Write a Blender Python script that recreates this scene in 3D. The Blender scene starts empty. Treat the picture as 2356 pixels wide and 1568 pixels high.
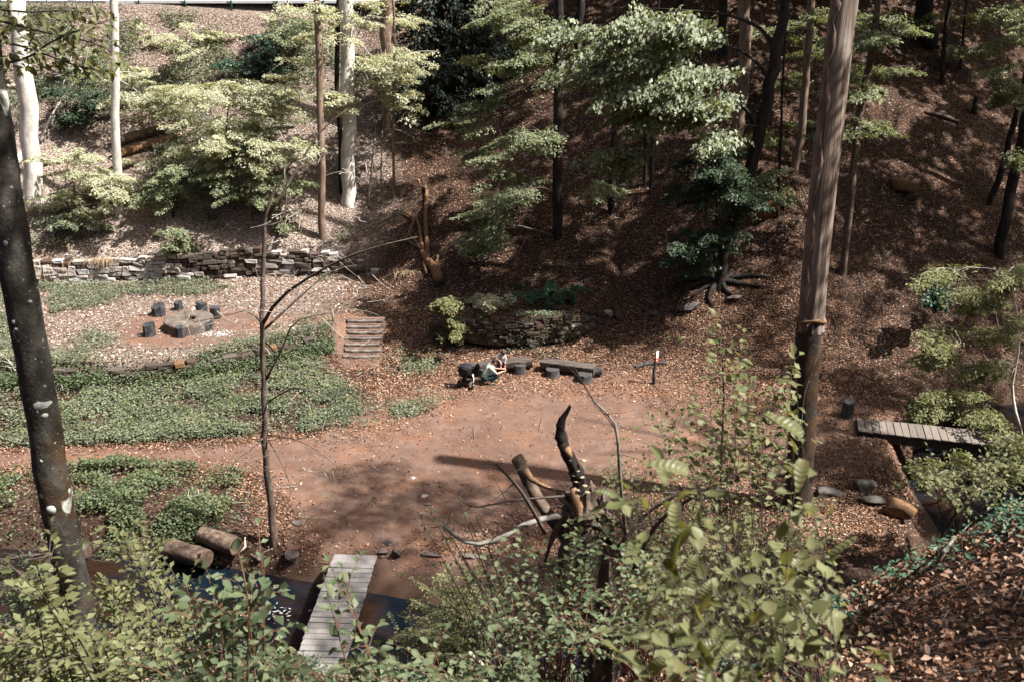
import bpy, bmesh, math, random
import numpy as np
from mathutils import Vector, Matrix, Quaternion
R = math.radians
rng = np.random.default_rng(11)
random.seed(11)
scene = bpy.context.scene
COL = scene.collection

# ------------------------------------------------------------------ camera
CAMZ = 16.0
PITCH = R(21.5)
cam_data = bpy.data.cameras.new('camera')
cam = bpy.data.objects.new('camera', cam_data)
COL.objects.link(cam)
cam.location = (0, 0, CAMZ)
cam.rotation_euler = (R(90) - PITCH, 0, 0)
cam_data.lens = 35
cam_data.sensor_width = 36
cam_data.clip_start = 0.05
cam_data.clip_end = 600
cam_data.dof.use_dof = True
cam_data.dof.focus_distance = 38
cam_data.dof.aperture_fstop = 5.0
scene.camera = cam

# ------------------------------------------------------------------ sky and sun
SUN_DIR = Vector((0.56, -0.16, 0.81)).normalized()      # towards the sun
world = bpy.data.worlds.new('World')
scene.world = world
world.use_nodes = True
wn = world.node_tree
sky = wn.nodes.new('ShaderNodeTexSky')
sky.sky_type = 'NISHITA'
sky.sun_disc = False
sky.sun_elevation = math.asin(SUN_DIR.z)
sky.sun_rotation = math.atan2(SUN_DIR.x, SUN_DIR.y)
sky.air_density = 0.6
sky.dust_density = 6.0
sky.ozone_density = 0.3
wn.links.new(sky.outputs[0], wn.nodes['Background'].inputs[0])
wn.nodes['Background'].inputs[1].default_value = 0.055
sun_data = bpy.data.lights.new('sun', 'SUN')
sun_data.energy = 5.0
sun_data.angle = R(0.8)
sun_data.color = (1.0, 0.95, 0.87)
sun = bpy.data.objects.new('sun', sun_data)
COL.objects.link(sun)
sun.rotation_euler = SUN_DIR.to_track_quat('Z', 'Y').to_euler()

# ------------------------------------------------------------------ exposure
vs = scene.view_settings
vs.view_transform = 'Standard'
vs.look = 'None'
vs.exposure = 1.58
vs.gamma = 1.0
vs.use_curve_mapping = False
scene.cycles.max_bounces = 5
scene.cycles.diffuse_bounces = 2
scene.cycles.glossy_bounces = 2
scene.cycles.transmission_bounces = 4
scene.cycles.caustics_reflective = False
scene.cycles.caustics_refractive = False

# ------------------------------------------------------------------ measuring helpers
# points measured on the photograph (2356 x 1568 grid) turned into world points at a given depth
FD = 2290.0
_cp, _sp = math.cos(PITCH), math.sin(PITCH)
def ray(px, py):
    u = (px - 1178) / FD
    v = (784 - py) / FD
    return np.array([u, _cp + v * _sp, -_sp + v * _cp])
def at(px, py, y):
    d = ray(px, py)
    t = y / d[1]
    return Vector((d[0] * t, y, CAMZ + d[2] * t))
def att(px, py, t):
    d = ray(px, py) * t
    return Vector((d[0], d[1], CAMZ + d[2]))
def atz(px, py, z):
    d = ray(px, py)
    t = (z - CAMZ) / d[2]
    return Vector((d[0] * t, d[1] * t, z))
def in_view(P, margin=0.06):
    P = np.asarray(P)
    q = P - np.array([0, 0, CAMZ])
    depth = q[:, 1] * _cp - q[:, 2] * _sp
    u = q[:, 0] / np.maximum(depth, .01)
    v = (q[:, 1] * _sp + q[:, 2] * _cp) / np.maximum(depth, .01)
    return (depth > .1) & (abs(u) < .514 + margin) & (abs(v) < .342 + margin)

# ------------------------------------------------------------------ noise and terrain
_T = np.random.default_rng(5).random((256, 256))
def sstep(a, b, x):
    t = np.clip((x - a) / (b - a), 0, 1)
    return t * t * (3 - 2 * t)
def vnoise(x, y):
    ix = np.floor(x).astype(int); iy = np.floor(y).astype(int)
    fx = x - ix; fy = y - iy
    fx = fx * fx * (3 - 2 * fx); fy = fy * fy * (3 - 2 * fy)
    a = _T[ix % 256, iy % 256]; b = _T[(ix + 1) % 256, iy % 256]
    c = _T[ix % 256, (iy + 1) % 256]; d = _T[(ix + 1) % 256, (iy + 1) % 256]
    return (a * (1 - fx) + b * fx) * (1 - fy) + (c * (1 - fx) + d * fx) * fy
def fbm(x, y, scale, octv=4, off=0.0):
    s = 0; amp = .5; f = 1 / scale
    for k in range(octv):
        s = s + amp * (vnoise(x * f + off + 17.3 * k, y * f + off * 1.7 + 9.1 * k) - .5)
        amp *= .5; f *= 2.03
    return s
SX = [-140, -60, -16, -9, -4.5, 0, 4, 9, 12, 13.6, 14.6, 15.6, 18.5, 24, 40, 140]
SY = [30, 26, 23.9, 23, 21.7, 20.4, 19.4, 19.6, 21.3, 24, 27, 30.3, 33.2, 36, 42, 80]
FX = [-60, -17, -14, -12, -10, -8, -7.3, -5.3, 20]
FY = [34.8, 35.2, 35.5, 36.2, 37.2, 38.6, 39.0, 39.6, 41]
WX = [-80, -24, -22.5, -15, -8, -5.5, 0]
WY = [44, 45.0, 45.2, 46.1, 46.8, 46.6, 47]
YX = [-60, -8, -5, 0, 5, 8, 12, 16, 20, 30, 60, 140]
YY = [44, 43, 42, 40.7, 39.2, 37.3, 35.6, 36.6, 38.2, 42.5, 57, 96]
NX = [-20, 0, 3.3, 7.3, 12.1, 16.3, 19.3, 40, 80, 200]
NZ = [0, 0, 2.0, 5.6, 10.2, 12.9, 14.4, 27, 45, 80]
RX = [-3.4, -2.5, -1, 0.8, 2.4, 3.6, 4.7]          # curved low wall behind the benches
RY = [40.3, 39.7, 39.3, 39.2, 39.5, 40.1, 41.2]
_SEG = [(SX[i], SY[i], SX[i + 1], SY[i + 1]) for i in range(6, 14)]
def stream_d(x, y):
    """signed distance to the middle of the stream, positive on the far side"""
    yc = np.interp(x, SX, SY)
    sl = np.interp(x + .6, SX, SY) - np.interp(x - .6, SX, SY)
    d = (y - yc) / np.sqrt(1 + (sl / 1.2) ** 2)
    k = x > 6
    if np.any(k):
        xx = x[k]; yy = y[k]; best = np.full(xx.shape, 1e9)
        for ax, ay, bx, by in _SEG:
            ex, ey = bx - ax, by - ay
            t = np.clip(((xx - ax) * ex + (yy - ay) * ey) / (ex * ex + ey * ey), 0, 1)
            best = np.minimum(best, np.hypot(xx - ax - t * ex, yy - ay - t * ey))
        d[k] = np.where(yy > yc[k], best, -best)
    return d
def H(x, y):
    x = np.asarray(x, float); y = np.asarray(y, float)
    d = stream_d(x, y)
    # west: terrace, wall, embankment, road shelf
    fy = np.interp(x, FX, FY); wy = np.interp(x, WX, WY)
    west = .3 * sstep(-4.2, 0, y - fy) + .8 * sstep(-.12, .25, y - fy)
    west = west + 1.4 * sstep(-.05, .4, y - wy)
    hill = .61 * np.maximum(0, y - wy - .3)
    west = west + np.where(hill + 2.5 < 12.95, hill, np.maximum(10.45, .5 * (y - 69.5) + 10.45))
    # stairs ramp
    st = np.exp(-(np.maximum(0, abs(x + 6.25) - .85) / .35) ** 2)
    ramp = 1.05 * np.clip((y - 38.5) / 1.65, 0, 1)
    flat = y < 44
    west = np.where(flat, west * (1 - st) + ramp * st, west)
    # east: leaf slope
    y0 = np.interp(x, YX, YY)
    q = (y - y0) / 1.6
    east = .62 * 1.6 * np.where(q > 20, q, np.log1p(np.exp(np.minimum(q, 20))))
    ry = np.interp(x, RX, RY)
    wr = sstep(-3.6, -2.6, x) * (1 - sstep(4.0, 5.0, x))
    east = east + .95 * wr * sstep(-.05, .35, y - ry) * np.exp(-np.maximum(0, y - ry) / 3.5)
    east = east - 2.2 * np.exp(-((x + 2.5) / 4.0) ** 2) * sstep(47, 58, y)
    tw = 1 - sstep(-7.2, -4.2, x)
    floor = west * tw + east * (1 - tw)
    gul = np.exp(-((x - 16.2) / 2.3) ** 2) * sstep(23, 27, y)
    chan = -(1.2 + .9 * gul) * (1 - sstep(1.2 + gul, 2.6 + gul, abs(d)))
    ar = sstep(6.5, 11, x)
    dn = (1 - ar) * (19.3 - y) + ar * (-d - 2.4)
    near = np.interp(dn, NX, NZ) * sstep(2.0, 3.2, -d)
    w = np.exp(-((dn - 12.0) / 5.0) ** 2)
    near = near + w * np.clip(.55 * (x - 1.5), -2.0, 2.8)
    z = np.where(d > 0, floor, near) + chan
    rough = .06 + .5 * sstep(.8, 4, z)
    onroad = (x < -2) * sstep(60.5, 62.5, y) * (1 - sstep(69, 70, y))
    terrace = tw * sstep(-.5, .3, y - fy) * (y < wy)
    rough = rough * (1 - onroad) * (1 - .8 * terrace)
    return z + rough * fbm(x, y, 3.2, 4) + .035 * fbm(x, y, .8, 2, 3.0)
def h(x, y):
    return float(H(np.array([x]), np.array([y]))[0])
def gp(px, py, tmin=14.0, lift=0.0, tmax=130.0):
    """ground point under a measured image point"""
    d = ray(px, py)
    t = np.arange(tmin, tmax, .5)
    for _ in range(2):
        under = CAMZ + d[2] * t < H(d[0] * t, d[1] * t)
        k = int(np.argmax(under)) if under.any() else len(t) - 1
        t = np.linspace(t[max(k - 1, 0)], t[k] + 1e-6, 14)
    k = 7
    return Vector((d[0] * t[-1], d[1] * t[-1], h(d[0] * t[-1], d[1] * t[-1]) + lift))

# clearing (bare trodden earth), measured outline on the ground plane
_CL = [(-60, 1042), (300, 1030), (620, 1008), (860, 992), (985, 950), (1080, 905), (1250, 900), (1420, 905), (1600, 935),
       (1740, 985), (1900, 985), (1990, 975), (2000, 1003), (1900, 1040), (1700, 1075), (1540, 1085), (1330, 1115), (1160, 1190),
       (1000, 1255), (905, 1285), (745, 1285), (690, 1215), (640, 1140), (570, 1085), (300, 1062), (-60, 1085)]
CLEAR = np.array([atz(a, b, 0)[:2] for a, b in _CL])
def poly_dist(x, y, poly):
    """signed distance to a polygon, positive inside"""
    best = np.full(x.shape, 1e9); inside = np.zeros(x.shape, bool)
    n = len(poly)
    for i in range(n):
        ax, ay = poly[i]; bx, by = poly[(i + 1) % n]
        ex, ey = bx - ax, by - ay
        t = np.clip(((x - ax) * ex + (y - ay) * ey) / (ex * ex + ey * ey), 0, 1)
        best = np.minimum(best, np.hypot(x - ax - t * ex, y - ay - t * ey))
        cond = ((ay > y) != (by > y)) & (x < (bx - ax) * (y - ay) / (by - ay + 1e-12) + ax)
        inside ^= cond
    return np.where(inside, best, -best)
def dirt_mask(x, y, soft=.5):
    d = poly_dist(x, y, CLEAR) + 1.2 * fbm(x, y, 2.0, 3, 7.0)
    m = sstep(-soft, 1.2, d)
    # trodden ring round the millstone table
    r = np.hypot((x + 13.5) / 1.35, y - 39.4) + .8 * fbm(x, y, 1.5, 3, 2.0)
    m = np.maximum(m, (1 - sstep(1.9, 2.7, r)) * .95)
    # steps to the terrace and the way on to the table
    r2 = poly_dist(x, y, np.array([(-7.0, 37.5), (-5.5, 37.5), (-5.6, 40.2), (-7, 41.2), (-10.5, 40.6), (-11, 39.6), (-7.6, 40.0)]))
    m = np.maximum(m, sstep(-.4, .3, r2 + .6 * fbm(x, y, 1.2, 3)) * .8)
    return m

# ------------------------------------------------------------------ object helpers
def link(o):
    COL.objects.link(o)
    return o
LOC = {}
def thing(name, label, cat, loc=(0, 0, 0), group=None):
    o = bpy.data.objects.new(name, None)
    o.empty_display_size = .2
    link(o)
    o.location = loc
    LOC[o] = Vector(loc)
    tag(o, label, cat, group)
    return o
def tag(o, label, cat, group=None):
    o['label'] = label
    o['category'] = cat
    if group:
        o['group'] = group
    return o
def adopt(o, parent):
    """child keeps the world coordinates it was built in"""
    o.parent = parent
    off = Vector((0, 0, 0)); p = parent
    while p is not None:
        if p in LOC:
            off = off + LOC[p]
        p = p.parent
    # only empties carry an offset, and only once
    o.matrix_parent_inverse = Matrix.Translation(-off) if parent in LOC else Matrix.Identity(4)
    return o
def finish(me, name, mat, parent=None, smooth=True, kind=None):
    o = bpy.data.objects.new(name, me)
    if mat is not None:
        me.materials.append(mat)
    if smooth:
        me.polygons.foreach_set('use_smooth', [True] * len(me.polygons))
    link(o)
    if parent is not None:
        adopt(o, parent)
    if kind:
        o['kind'] = kind
    return o
def np_mesh(name, V, F):
    """V (n,3), F (m,k) - fast mesh with faces of one size"""
    V = np.ascontiguousarray(V, np.float32); F = np.ascontiguousarray(F, np.int32)
    me = bpy.data.meshes.new(name)
    me.vertices.add(len(V)); me.vertices.foreach_set('co', V.ravel())
    m, k = F.shape
    me.loops.add(m * k); me.loops.foreach_set('vertex_index', F.ravel())
    me.polygons.add(m)
    me.polygons.foreach_set('loop_start', np.arange(0, m * k, k, dtype=np.int32))
    me.update(calc_edges=True)
    return me
class Geo:
    def __init__(s):
        s.V = []; s.F = []
    def add(s, V, F):
        b = len(s.V)
        s.V.extend([tuple(v) for v in V])
        s.F.extend([tuple(i + b for i in f) for f in F])
        return s
    def box(s, cx, cy, cz, sx, sy, sz, M=None):
        V = [Vector((cx + a * sx / 2, cy + b * sy / 2, cz + c * sz / 2)) for a in (-1, 1) for b in (-1, 1) for c in (-1, 1)]
        if M is not None:
            V = [M @ v for v in V]
        return s.add(V, [(0, 1, 3, 2), (4, 6, 7, 5), (0, 4, 5, 1), (2, 3, 7, 6), (0, 2, 6, 4), (1, 5, 7, 3)])
    def tube(s, pts, rad, seg=8, cap=True, wob=0.0, flare=0.0, rnd=None, rough=0.0):
        pts = [Vector(p) for p in pts]
        n = len(pts)
        if not hasattr(rad, '__len__'):
            rad = [rad] * n
        rnd = rnd or random
        V = []; F = []
        t0 = (pts[1] - pts[0]).normalized()
        ref = Vector((1, 0, 0)) if abs(t0.x) < .8 else Vector((0, 1, 0))
        ph = [rnd.uniform(0, 6.28) for _ in range(3)]
        for i, p in enumerate(pts):
            t = (pts[min(i + 1, n - 1)] - pts[max(i - 1, 0)])
            t = t.normalized() if t.length > 1e-9 else t0
            a = (ref - t * ref.dot(t)).normalized()
            b = t.cross(a)
            ref = a
            for k in range(seg):
                an = 2 * math.pi * k / seg
                w = 1 + wob * (math.sin(2 * an + ph[0] + i * .35) * .6 + math.sin(3 * an + ph[1] - i * .5) * .4 + math.sin(5 * an + ph[2] + i * .9) * .3)
                if rough:
                    w += rnd.uniform(-rough, rough)
                if flare and i < 3:
                    w += flare * (1, .35, .1)[i] * (.55 + .45 * math.sin(4 * an + ph[1]))
                V.append(p + (a * math.cos(an) + b * math.sin(an)) * rad[i] * w)
        for i in range(n - 1):
            for k in range(seg):
                k2 = (k + 1) % seg
                F.append((i * seg + k, i * seg + k2, (i + 1) * seg + k2, (i + 1) * seg + k))
        if cap:
            F.append(tuple(range(seg - 1, -1, -1)))
            F.append(tuple((n - 1) * seg + k for k in range(seg)))
        return s.add(V, F)
    def build(s, name, mat, parent=None, smooth=True, kind=None):
        me = bpy.data.meshes.new(name)
        me.from_pydata(s.V, [], s.F)
        me.update()
        return finish(me, name, mat, parent, smooth, kind)
def bez(p0, p1, p2, n=6):
    p0, p1, p2 = Vector(p0), Vector(p1), Vector(p2)
    return [p0.lerp(p1, i / n).lerp(p1.lerp(p2, i / n), i / n) for i in range(n + 1)]
def resample(pts, n):
    """smooth polyline through points"""
    pts = [Vector(p) for p in pts]
    out = []
    m = len(pts) - 1
    for i in range(n + 1):
        f = i / n * m
        k = min(int(f), m - 1); t = f - k
        a = pts[max(k - 1, 0)]; b = pts[k]; c = pts[k + 1]; d = pts[min(k + 2, m)]
        out.append(.5 * ((2 * b) + (c - a) * t + (2 * a - 5 * b + 4 * c - d) * t * t + (3 * b - a - 3 * c + d) * t ** 3))
    return out

# ------------------------------------------------------------------ materials
def new_mat(name, rough=.9, spec=.25):
    m = bpy.data.materials.new(name)
    m.use_nodes = True
    nt = m.node_tree
    b = nt.nodes['Principled BSDF']
    b.inputs['Roughness'].default_value = rough
    b.inputs['Specular IOR Level'].default_value = spec
    return m, nt, b
def sock(nt, v, inp):
    if isinstance(v, bpy.types.NodeSocket):
        nt.links.new(v, inp)
    else:
        if hasattr(v, '__len__') and len(v) == 3 and len(inp.default_value) == 4:
            v = (*v, 1)
        inp.default_value = v
def coords(nt, scale=(1, 1, 1), kind='Object'):
    tc = nt.nodes.new('ShaderNodeTexCoord')
    mp = nt.nodes.new('ShaderNodeMapping')
    mp.inputs['Scale'].default_value = scale
    nt.links.new(tc.outputs[kind], mp.inputs[0])
    return mp.outputs[0]
def noise(nt, vec, scale, detail=4, rough=.6, dist=0.0):
    n = nt.nodes.new('ShaderNodeTexNoise')
    nt.links.new(vec, n.inputs['Vector'])
    n.inputs['Scale'].default_value = scale
    n.inputs['Detail'].default_value = detail
    n.inputs['Roughness'].default_value = rough
    n.inputs['Distortion'].default_value = dist
    return n.outputs[0]
def voro(nt, vec, scale, out='Distance', feature='F1', rnd=1.0):
    n = nt.nodes.new('ShaderNodeTexVoronoi')
    n.feature = feature
    nt.links.new(vec, n.inputs['Vector'])
    n.inputs['Scale'].default_value = scale
    n.inputs['Randomness'].default_value = rnd
    return n.outputs[out]
def ramp(nt, fac, stops, interp='LINEAR'):
    r = nt.nodes.new('ShaderNodeValToRGB')
    r.color_ramp.interpolation = interp
    el = r.color_ramp.elements
    while len(el) < len(stops):
        el.new(.5)
    for e, (p, c) in zip(el, stops):
        e.position = p
        e.color = (*c, 1) if hasattr(c, '__len__') else (c, c, c, 1)
    nt.links.new(fac, r.inputs[0])
    return r.outputs[0]
def mixc(nt, fac, a, b, mode='MIX'):
    n = nt.nodes.new('ShaderNodeMix')
    n.data_type = 'RGBA'
    n.blend_type = mode
    sock(nt, fac, n.inputs[0]); sock(nt, a, n.inputs[6]); sock(nt, b, n.inputs[7])
    return n.outputs[2]
def mth(nt, op, a, b=0.0):
    n = nt.nodes.new('ShaderNodeMath')
    n.operation = op
    sock(nt, a, n.inputs[0]); sock(nt, b, n.inputs[1])
    return n.outputs[0]
def bump(nt, b, height, strength=.4, dist=.02):
    n = nt.nodes.new('ShaderNodeBump')
    n.inputs['Strength'].default_value = strength
    n.inputs['Distance'].default_value = dist
    nt.links.new(height, n.inputs['Height'])
    nt.links.new(n.outputs[0], b.inputs['Normal'])
def attr(nt, name):
    n = nt.nodes.new('ShaderNodeAttribute')
    n.attribute_name = name
    return n.outputs['Fac']
def island(nt):
    g = nt.nodes.new('ShaderNodeNewGeometry')
    o = nt.nodes.new('ShaderNodeObjectInfo')
    return mth(nt, 'FRACT', mth(nt, 'ADD', g.outputs['Random Per Island'], o.outputs['Random']))

def leaf_mat(name, cols, trans=.35, rough=.55, tint=(1.25, 1.15, .5), spec=.3, drift=None, veins=False):
    m, nt, b = new_mat(name, rough, spec)
    f = island(nt)
    n = len(cols)
    c = ramp(nt, f, [(i / (n - 1), k) for i, k in enumerate(cols)])
    if drift:                      # damp and dry drifts over the ground
        v_ = coords(nt)
        c = mixc(nt, ramp(nt, noise(nt, v_, .42, 5, .65), [(.36, .72), (.56, 0.0)]), c, drift[0])
        c = mixc(nt, ramp(nt, noise(nt, v_, .9, 4, .6), [(.54, 0.0), (.70, .55)]), c, drift[1])
    if veins:                      # side veins, blotches and browned rims of a leaf seen close
        tc = coords(nt)
        wv = nt.nodes.new('ShaderNodeTexWave'); wv.wave_type = 'BANDS'; wv.bands_direction = 'Y'
        nt.links.new(tc, wv.inputs[0]); wv.inputs['Scale'].default_value = 2.6; wv.inputs['Distortion'].default_value = 1.5; wv.inputs['Detail'].default_value = 1
        c = mixc(nt, mth(nt, 'MULTIPLY', wv.outputs[1], .13), c, (.06, .075, .03))
        c = mixc(nt, ramp(nt, noise(nt, tc, 2.3, 4, .6), [(.55, 0.0), (.75, .6)]), c, (.16, .115, .045))
        bump(nt, b, wv.outputs[1], .25, .03)
    nt.links.new(c, b.inputs['Base Color'])
    t = nt.nodes.new('ShaderNodeBsdfTranslucent')
    nt.links.new(mixc(nt, 1.0, c, tint, 'MULTIPLY'), t.inputs[0])
    mx = nt.nodes.new('ShaderNodeMixShader')
    mx.inputs[0].default_value = trans
    nt.links.new(b.outputs[0], mx.inputs[1]); nt.links.new(t.outputs[0], mx.inputs[2])
    nt.links.new(mx.outputs[0], nt.nodes['Material Output'].inputs[0])
    return m
def bark_mat(name, dark, mid, light, lichen=.0, lichen_col=(.5, .52, .48), stretch=(1, 1, .35), scale=6, strength=.5, moss=None, moss_amt=.0):
    m, nt, b = new_mat(name, .9, .2)
    v = coords(nt, stretch)
    n1 = noise(nt, v, scale, 6, .65)
    c = ramp(nt, n1, [(.25, dark), (.5, mid), (.75, light)])
    if moss is not None:
        n3 = noise(nt, coords(nt), 1.3, 4, .6)
        c = mixc(nt, ramp(nt, n3, [(.62 - moss_amt * .3, 0.0), (.72 - moss_amt * .3, 1.0)]), c, moss)
    sc = ramp(nt, noise(nt, coords(nt, (1, 1, 5)), 2.2, 3, .6), [(.60, 0.0), (.68, .55)])
    c = mixc(nt, sc, c, dark)
    if lichen > 0:
        w = noise(nt, coords(nt), 3.0, 3, .5, .6)
        sp = ramp(nt, noise(nt, coords(nt), 2.6, 2, .5, .0), [(.80 - lichen * .14, 0.0), (.82 - lichen * .14, 1.0)])
        fine = ramp(nt, noise(nt, coords(nt), 26, 3, .6), [(.66, 0.0), (.70, .8)])
        c = mixc(nt, mth(nt, 'MAXIMUM', mth(nt, 'MULTIPLY', sp, ramp(nt, w, [(.38, 0.0), (.46, 1.0)])), fine), c, lichen_col)
    nt.links.new(c, b.inputs['Base Color'])
    bump(nt, b, noise(nt, v, scale * 2.3, 5, .7), strength, .03)
    return m

M = {}
# the forest floor: leaf litter over dark humus, bare earth where it is trodden
m, nt, b = new_mat('forest_floor', .95, .15)
v = coords(nt)
cell = voro(nt, v, 17, 'Color')
sep = nt.nodes.new('ShaderNodeSeparateColor'); nt.links.new(cell, sep.inputs[0])
lit = ramp(nt, sep.outputs[0], [(0, (.014, .008, .006)), (.5, (.035, .02, .014)), (.8, (.075, .045, .031)), (1, (.16, .105, .078))])
big = noise(nt, v, .5, 4, .6)
lit = mixc(nt, ramp(nt, big, [(.38, .65), (.6, 0.0)]), lit, (.016, .010, .008))
n2 = noise(nt, v, 1.7, 6, .65)
earth = ramp(nt, n2, [(.28, (.086, .053, .040)), (.5, (.124, .079, .062)), (.72, (.165, .115, .096))])
damp = noise(nt, v, .28, 4, .6)
earth = mixc(nt, ramp(nt, damp, [(.36, .55), (.52, 0.0)]), earth, (.088, .052, .038))
n4 = noise(nt, v, .55, 5, .65)
earth = mixc(nt, ramp(nt, n4, [(.5, 0.0), (.68, .42)]), earth, (.22, .098, .046))
n5 = noise(nt, v, 38, 3, .7)
earth = mixc(nt, ramp(nt, n5, [(.3, .45), (.55, 0.0)]), earth, (.11, .06, .042))
earth = mixc(nt, ramp(nt, n5, [(.63, 0.0), (.75, .5)]), earth, (.30, .19, .125))
dm = mth(nt, 'ADD', attr(nt, 'dirt'), mth(nt, 'MULTIPLY', mth(nt, 'SUBTRACT', noise(nt, v, 3.5, 5, .7), .5), .9))
cfin = mixc(nt, ramp(nt, dm, [(.35, 0.0), (.62, 1.0)]), lit, earth)
pale = mixc(nt, .85, lit, ramp(nt, sep.outputs[1], [(0, (.10, .072, .058)), (.5, (.26, .21, .18)), (1, (.46, .40, .36))]))  # glare of full sun painted into the ground colour
cfin = mixc(nt, mth(nt, 'MULTIPLY', attr(nt, 'sun_pale'), mth(nt, 'SUBTRACT', 1.0, attr(nt, 'dirt'))), cfin, pale)
wet = attr(nt, 'wet')
cfin = mixc(nt, wet, cfin, (.045, .028, .02))
nt.links.new(cfin, b.inputs['Base Color'])
bump(nt, b, mth(nt, 'ADD', noise(nt, v, 22, 5, .75), mth(nt, 'MULTIPLY', n2, .7)), .55, .05)
M['floor'] = m

def simple(name, stops, scale=8, rough=.85, strength=.3, stretch=(1, 1, 1), spec=.25, detail=5, kind='Object', rnd=None):
    m, nt, b = new_mat(name, rough, spec)
    v = coords(nt, stretch, kind)
    n = noise(nt, v, scale, detail, .65)
    c = ramp(nt, n, stops)
    if rnd:
        oi = nt.nodes.new('ShaderNodeObjectInfo')
        k = len(rnd)
        c = mixc(nt, .62, c, ramp(nt, oi.outputs['Random'], [(i / (k - 1), q) for i, q in enumerate(rnd)]))
        n_ = noise(nt, v, scale * 2.2, 4, .6)
        c = mixc(nt, ramp(nt, n_, [(.5, 0.0), (.7, .35)]), c, stops[0][1])
    nt.links.new(c, b.inputs['Base Color'])
    if strength:
        bump(nt, b, noise(nt, v, scale * 2.5, 4, .7), strength, .02)
    M[name] = m
    return m
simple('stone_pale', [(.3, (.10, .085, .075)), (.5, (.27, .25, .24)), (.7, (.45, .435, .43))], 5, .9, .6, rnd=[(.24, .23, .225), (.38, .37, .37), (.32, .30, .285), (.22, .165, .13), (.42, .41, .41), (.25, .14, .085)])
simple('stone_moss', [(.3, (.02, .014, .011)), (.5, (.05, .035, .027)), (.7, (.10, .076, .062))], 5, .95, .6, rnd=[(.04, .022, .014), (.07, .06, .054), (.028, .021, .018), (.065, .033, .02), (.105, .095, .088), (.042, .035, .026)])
simple('earth_brown', [(.3, (.075, .045, .033)), (.5, (.13, .08, .06)), (.7, (.20, .13, .095))], 14, 1, .6)
simple('wall_core', [(.3, (.015, .012, .01)), (.7, (.04, .03, .022))], 6, 1, .5)
simple('rock', [(.3, (.05, .041, .036)), (.5, (.115, .094, .083)), (.7, (.21, .178, .158))], 3.5, .9, .7)
simple('rock_dark', [(.3, (.03, .028, .026)), (.5, (.07, .062, .058)), (.7, (.13, .115, .105))], 4, .85, .7)
simple('rock_pale', [(.3, (.20, .165, .145)), (.5, (.31, .27, .245)), (.7, (.43, .385, .36))], 3, .9, .6)
simple('moss_orange', [(.3, (.055, .034, .021)), (.5, (.135, .075, .040)), (.7, (.215, .130, .075))], 9, 1, .9)
simple('moss_green', [(.3, (.035, .035, .015)), (.5, (.09, .085, .035)), (.7, (.15, .14, .06))], 12, 1, .9)
simple('millstone', [(.3, (.06, .046, .037)), (.5, (.098, .08, .067)), (.7, (.155, .135, .12))], 4, .9, .5)
simple('stool_wood', [(.3, (.010, .011, .013)), (.5, (.028, .029, .032)), (.72, (.10, .10, .105))], 7, .75, .6, (1, 1, .4))
simple('bench_wood', [(.3, (.028, .022, .019)), (.5, (.066, .053, .047)), (.72, (.14, .118, .105))], 5, .8, .7, (.25, 2.2, 2.2))
simple('stump_wood', [(.3, (.018, .018, .019)), (.5, (.042, .041, .043)), (.75, (.12, .11, .105))], 9, .85, .8, (1, 1, .5))
simple('log_bark', [(.3, (.035, .024, .018)), (.5, (.095, .067, .050)), (.72, (.20, .15, .115))], 6, .9, .7)
simple('log_end', [(.3, (.03, .02, .015)), (.6, (.10, .065, .045)), (.8, (.17, .12, .085))], 14, .9, .5)
simple('plank_pale', [(.3, (.10, .093, .09)), (.5, (.18, .169, .165)), (.7, (.265, .252, .247))], 3, .75, .5, (1.2, 14, 6), rnd=[(.145, .136, .132), (.24, .228, .223), (.19, .179, .175)])
simple('plank_brown', [(.3, (.075, .062, .054)), (.5, (.135, .115, .10)), (.7, (.20, .175, .158))], 3, .75, .5, (14, 1.2, 6), rnd=[(.11, .093, .082), (.18, .155, .14), (.145, .124, .11)])
simple('beam_dark', [(.3, (.012, .011, .01)), (.6, (.035, .03, .027)), (.8, (.06, .052, .046))], 5, .9, .4)
simple('road_grey', [(.3, (.42, .42, .43)), (.7, (.58, .58, .60))], 3, .9, .2)
simple('metal_grey', [(.3, (.35, .36, .37)), (.7, (.5, .51, .52))], 8, .5, .1)
simple('post_green', [(.3, (.02, .13, .10)), (.7, (.05, .21, .16))], 8, .6, .1)
simple('ash', [(.3, (.28, .25, .24)), (.7, (.62, .58, .56))], 14, 1, .4)
simple('black_fabric', [(.3, (.006, .007, .010)), (.7, (.018, .020, .028))], 30, .8, .3)
simple('black_gloss', [(.3, (.008, .009, .012)), (.7, (.014, .016, .022))], 9, .3, .05, spec=.5)
simple('rubber', [(.3, (.006, .006, .007)), (.7, (.016, .016, .017))], 20, .9, .2)
simple('white_cloth', [(.3, (.62, .60, .60)), (.7, (.78, .76, .76))], 12, .9, .2)
simple('khaki', [(.3, (.16, .14, .05)), (.7, (.25, .22, .09))], 12, .9, .2)
simple('shirt_green', [(.3, (.22, .30, .25)), (.5, (.29, .37, .31)), (.7, (.35, .43, .37))], 9, .9, .3)
simple('shirt_pale', [(.3, (.24, .34, .34)), (.5, (.38, .48, .48)), (.7, (.6, .67, .67))], 9, .9, .3)
simple('trousers', [(.3, (.006, .02, .025)), (.7, (.018, .042, .05))], 14, .9, .3)
simple('shorts_blue', [(.3, (.05, .065, .085)), (.7, (.11, .13, .155))], 14, .9, .3)
simple('skin', [(.3, (.42, .22, .16)), (.7, (.52, .29, .215))], 20, .6, .05)
simple('hair', [(.3, (.008, .006, .005)), (.7, (.03, .02, .015))], 40, .5, .5, (1, 1, .3))
simple('shoe', [(.3, (.02, .018, .018)), (.7, (.07, .06, .055))], 14, .8, .2)
simple('eye_dark', [(.3, (.01, .008, .008)), (.7, (.02, .015, .015))], 10, .3, .0)
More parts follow.
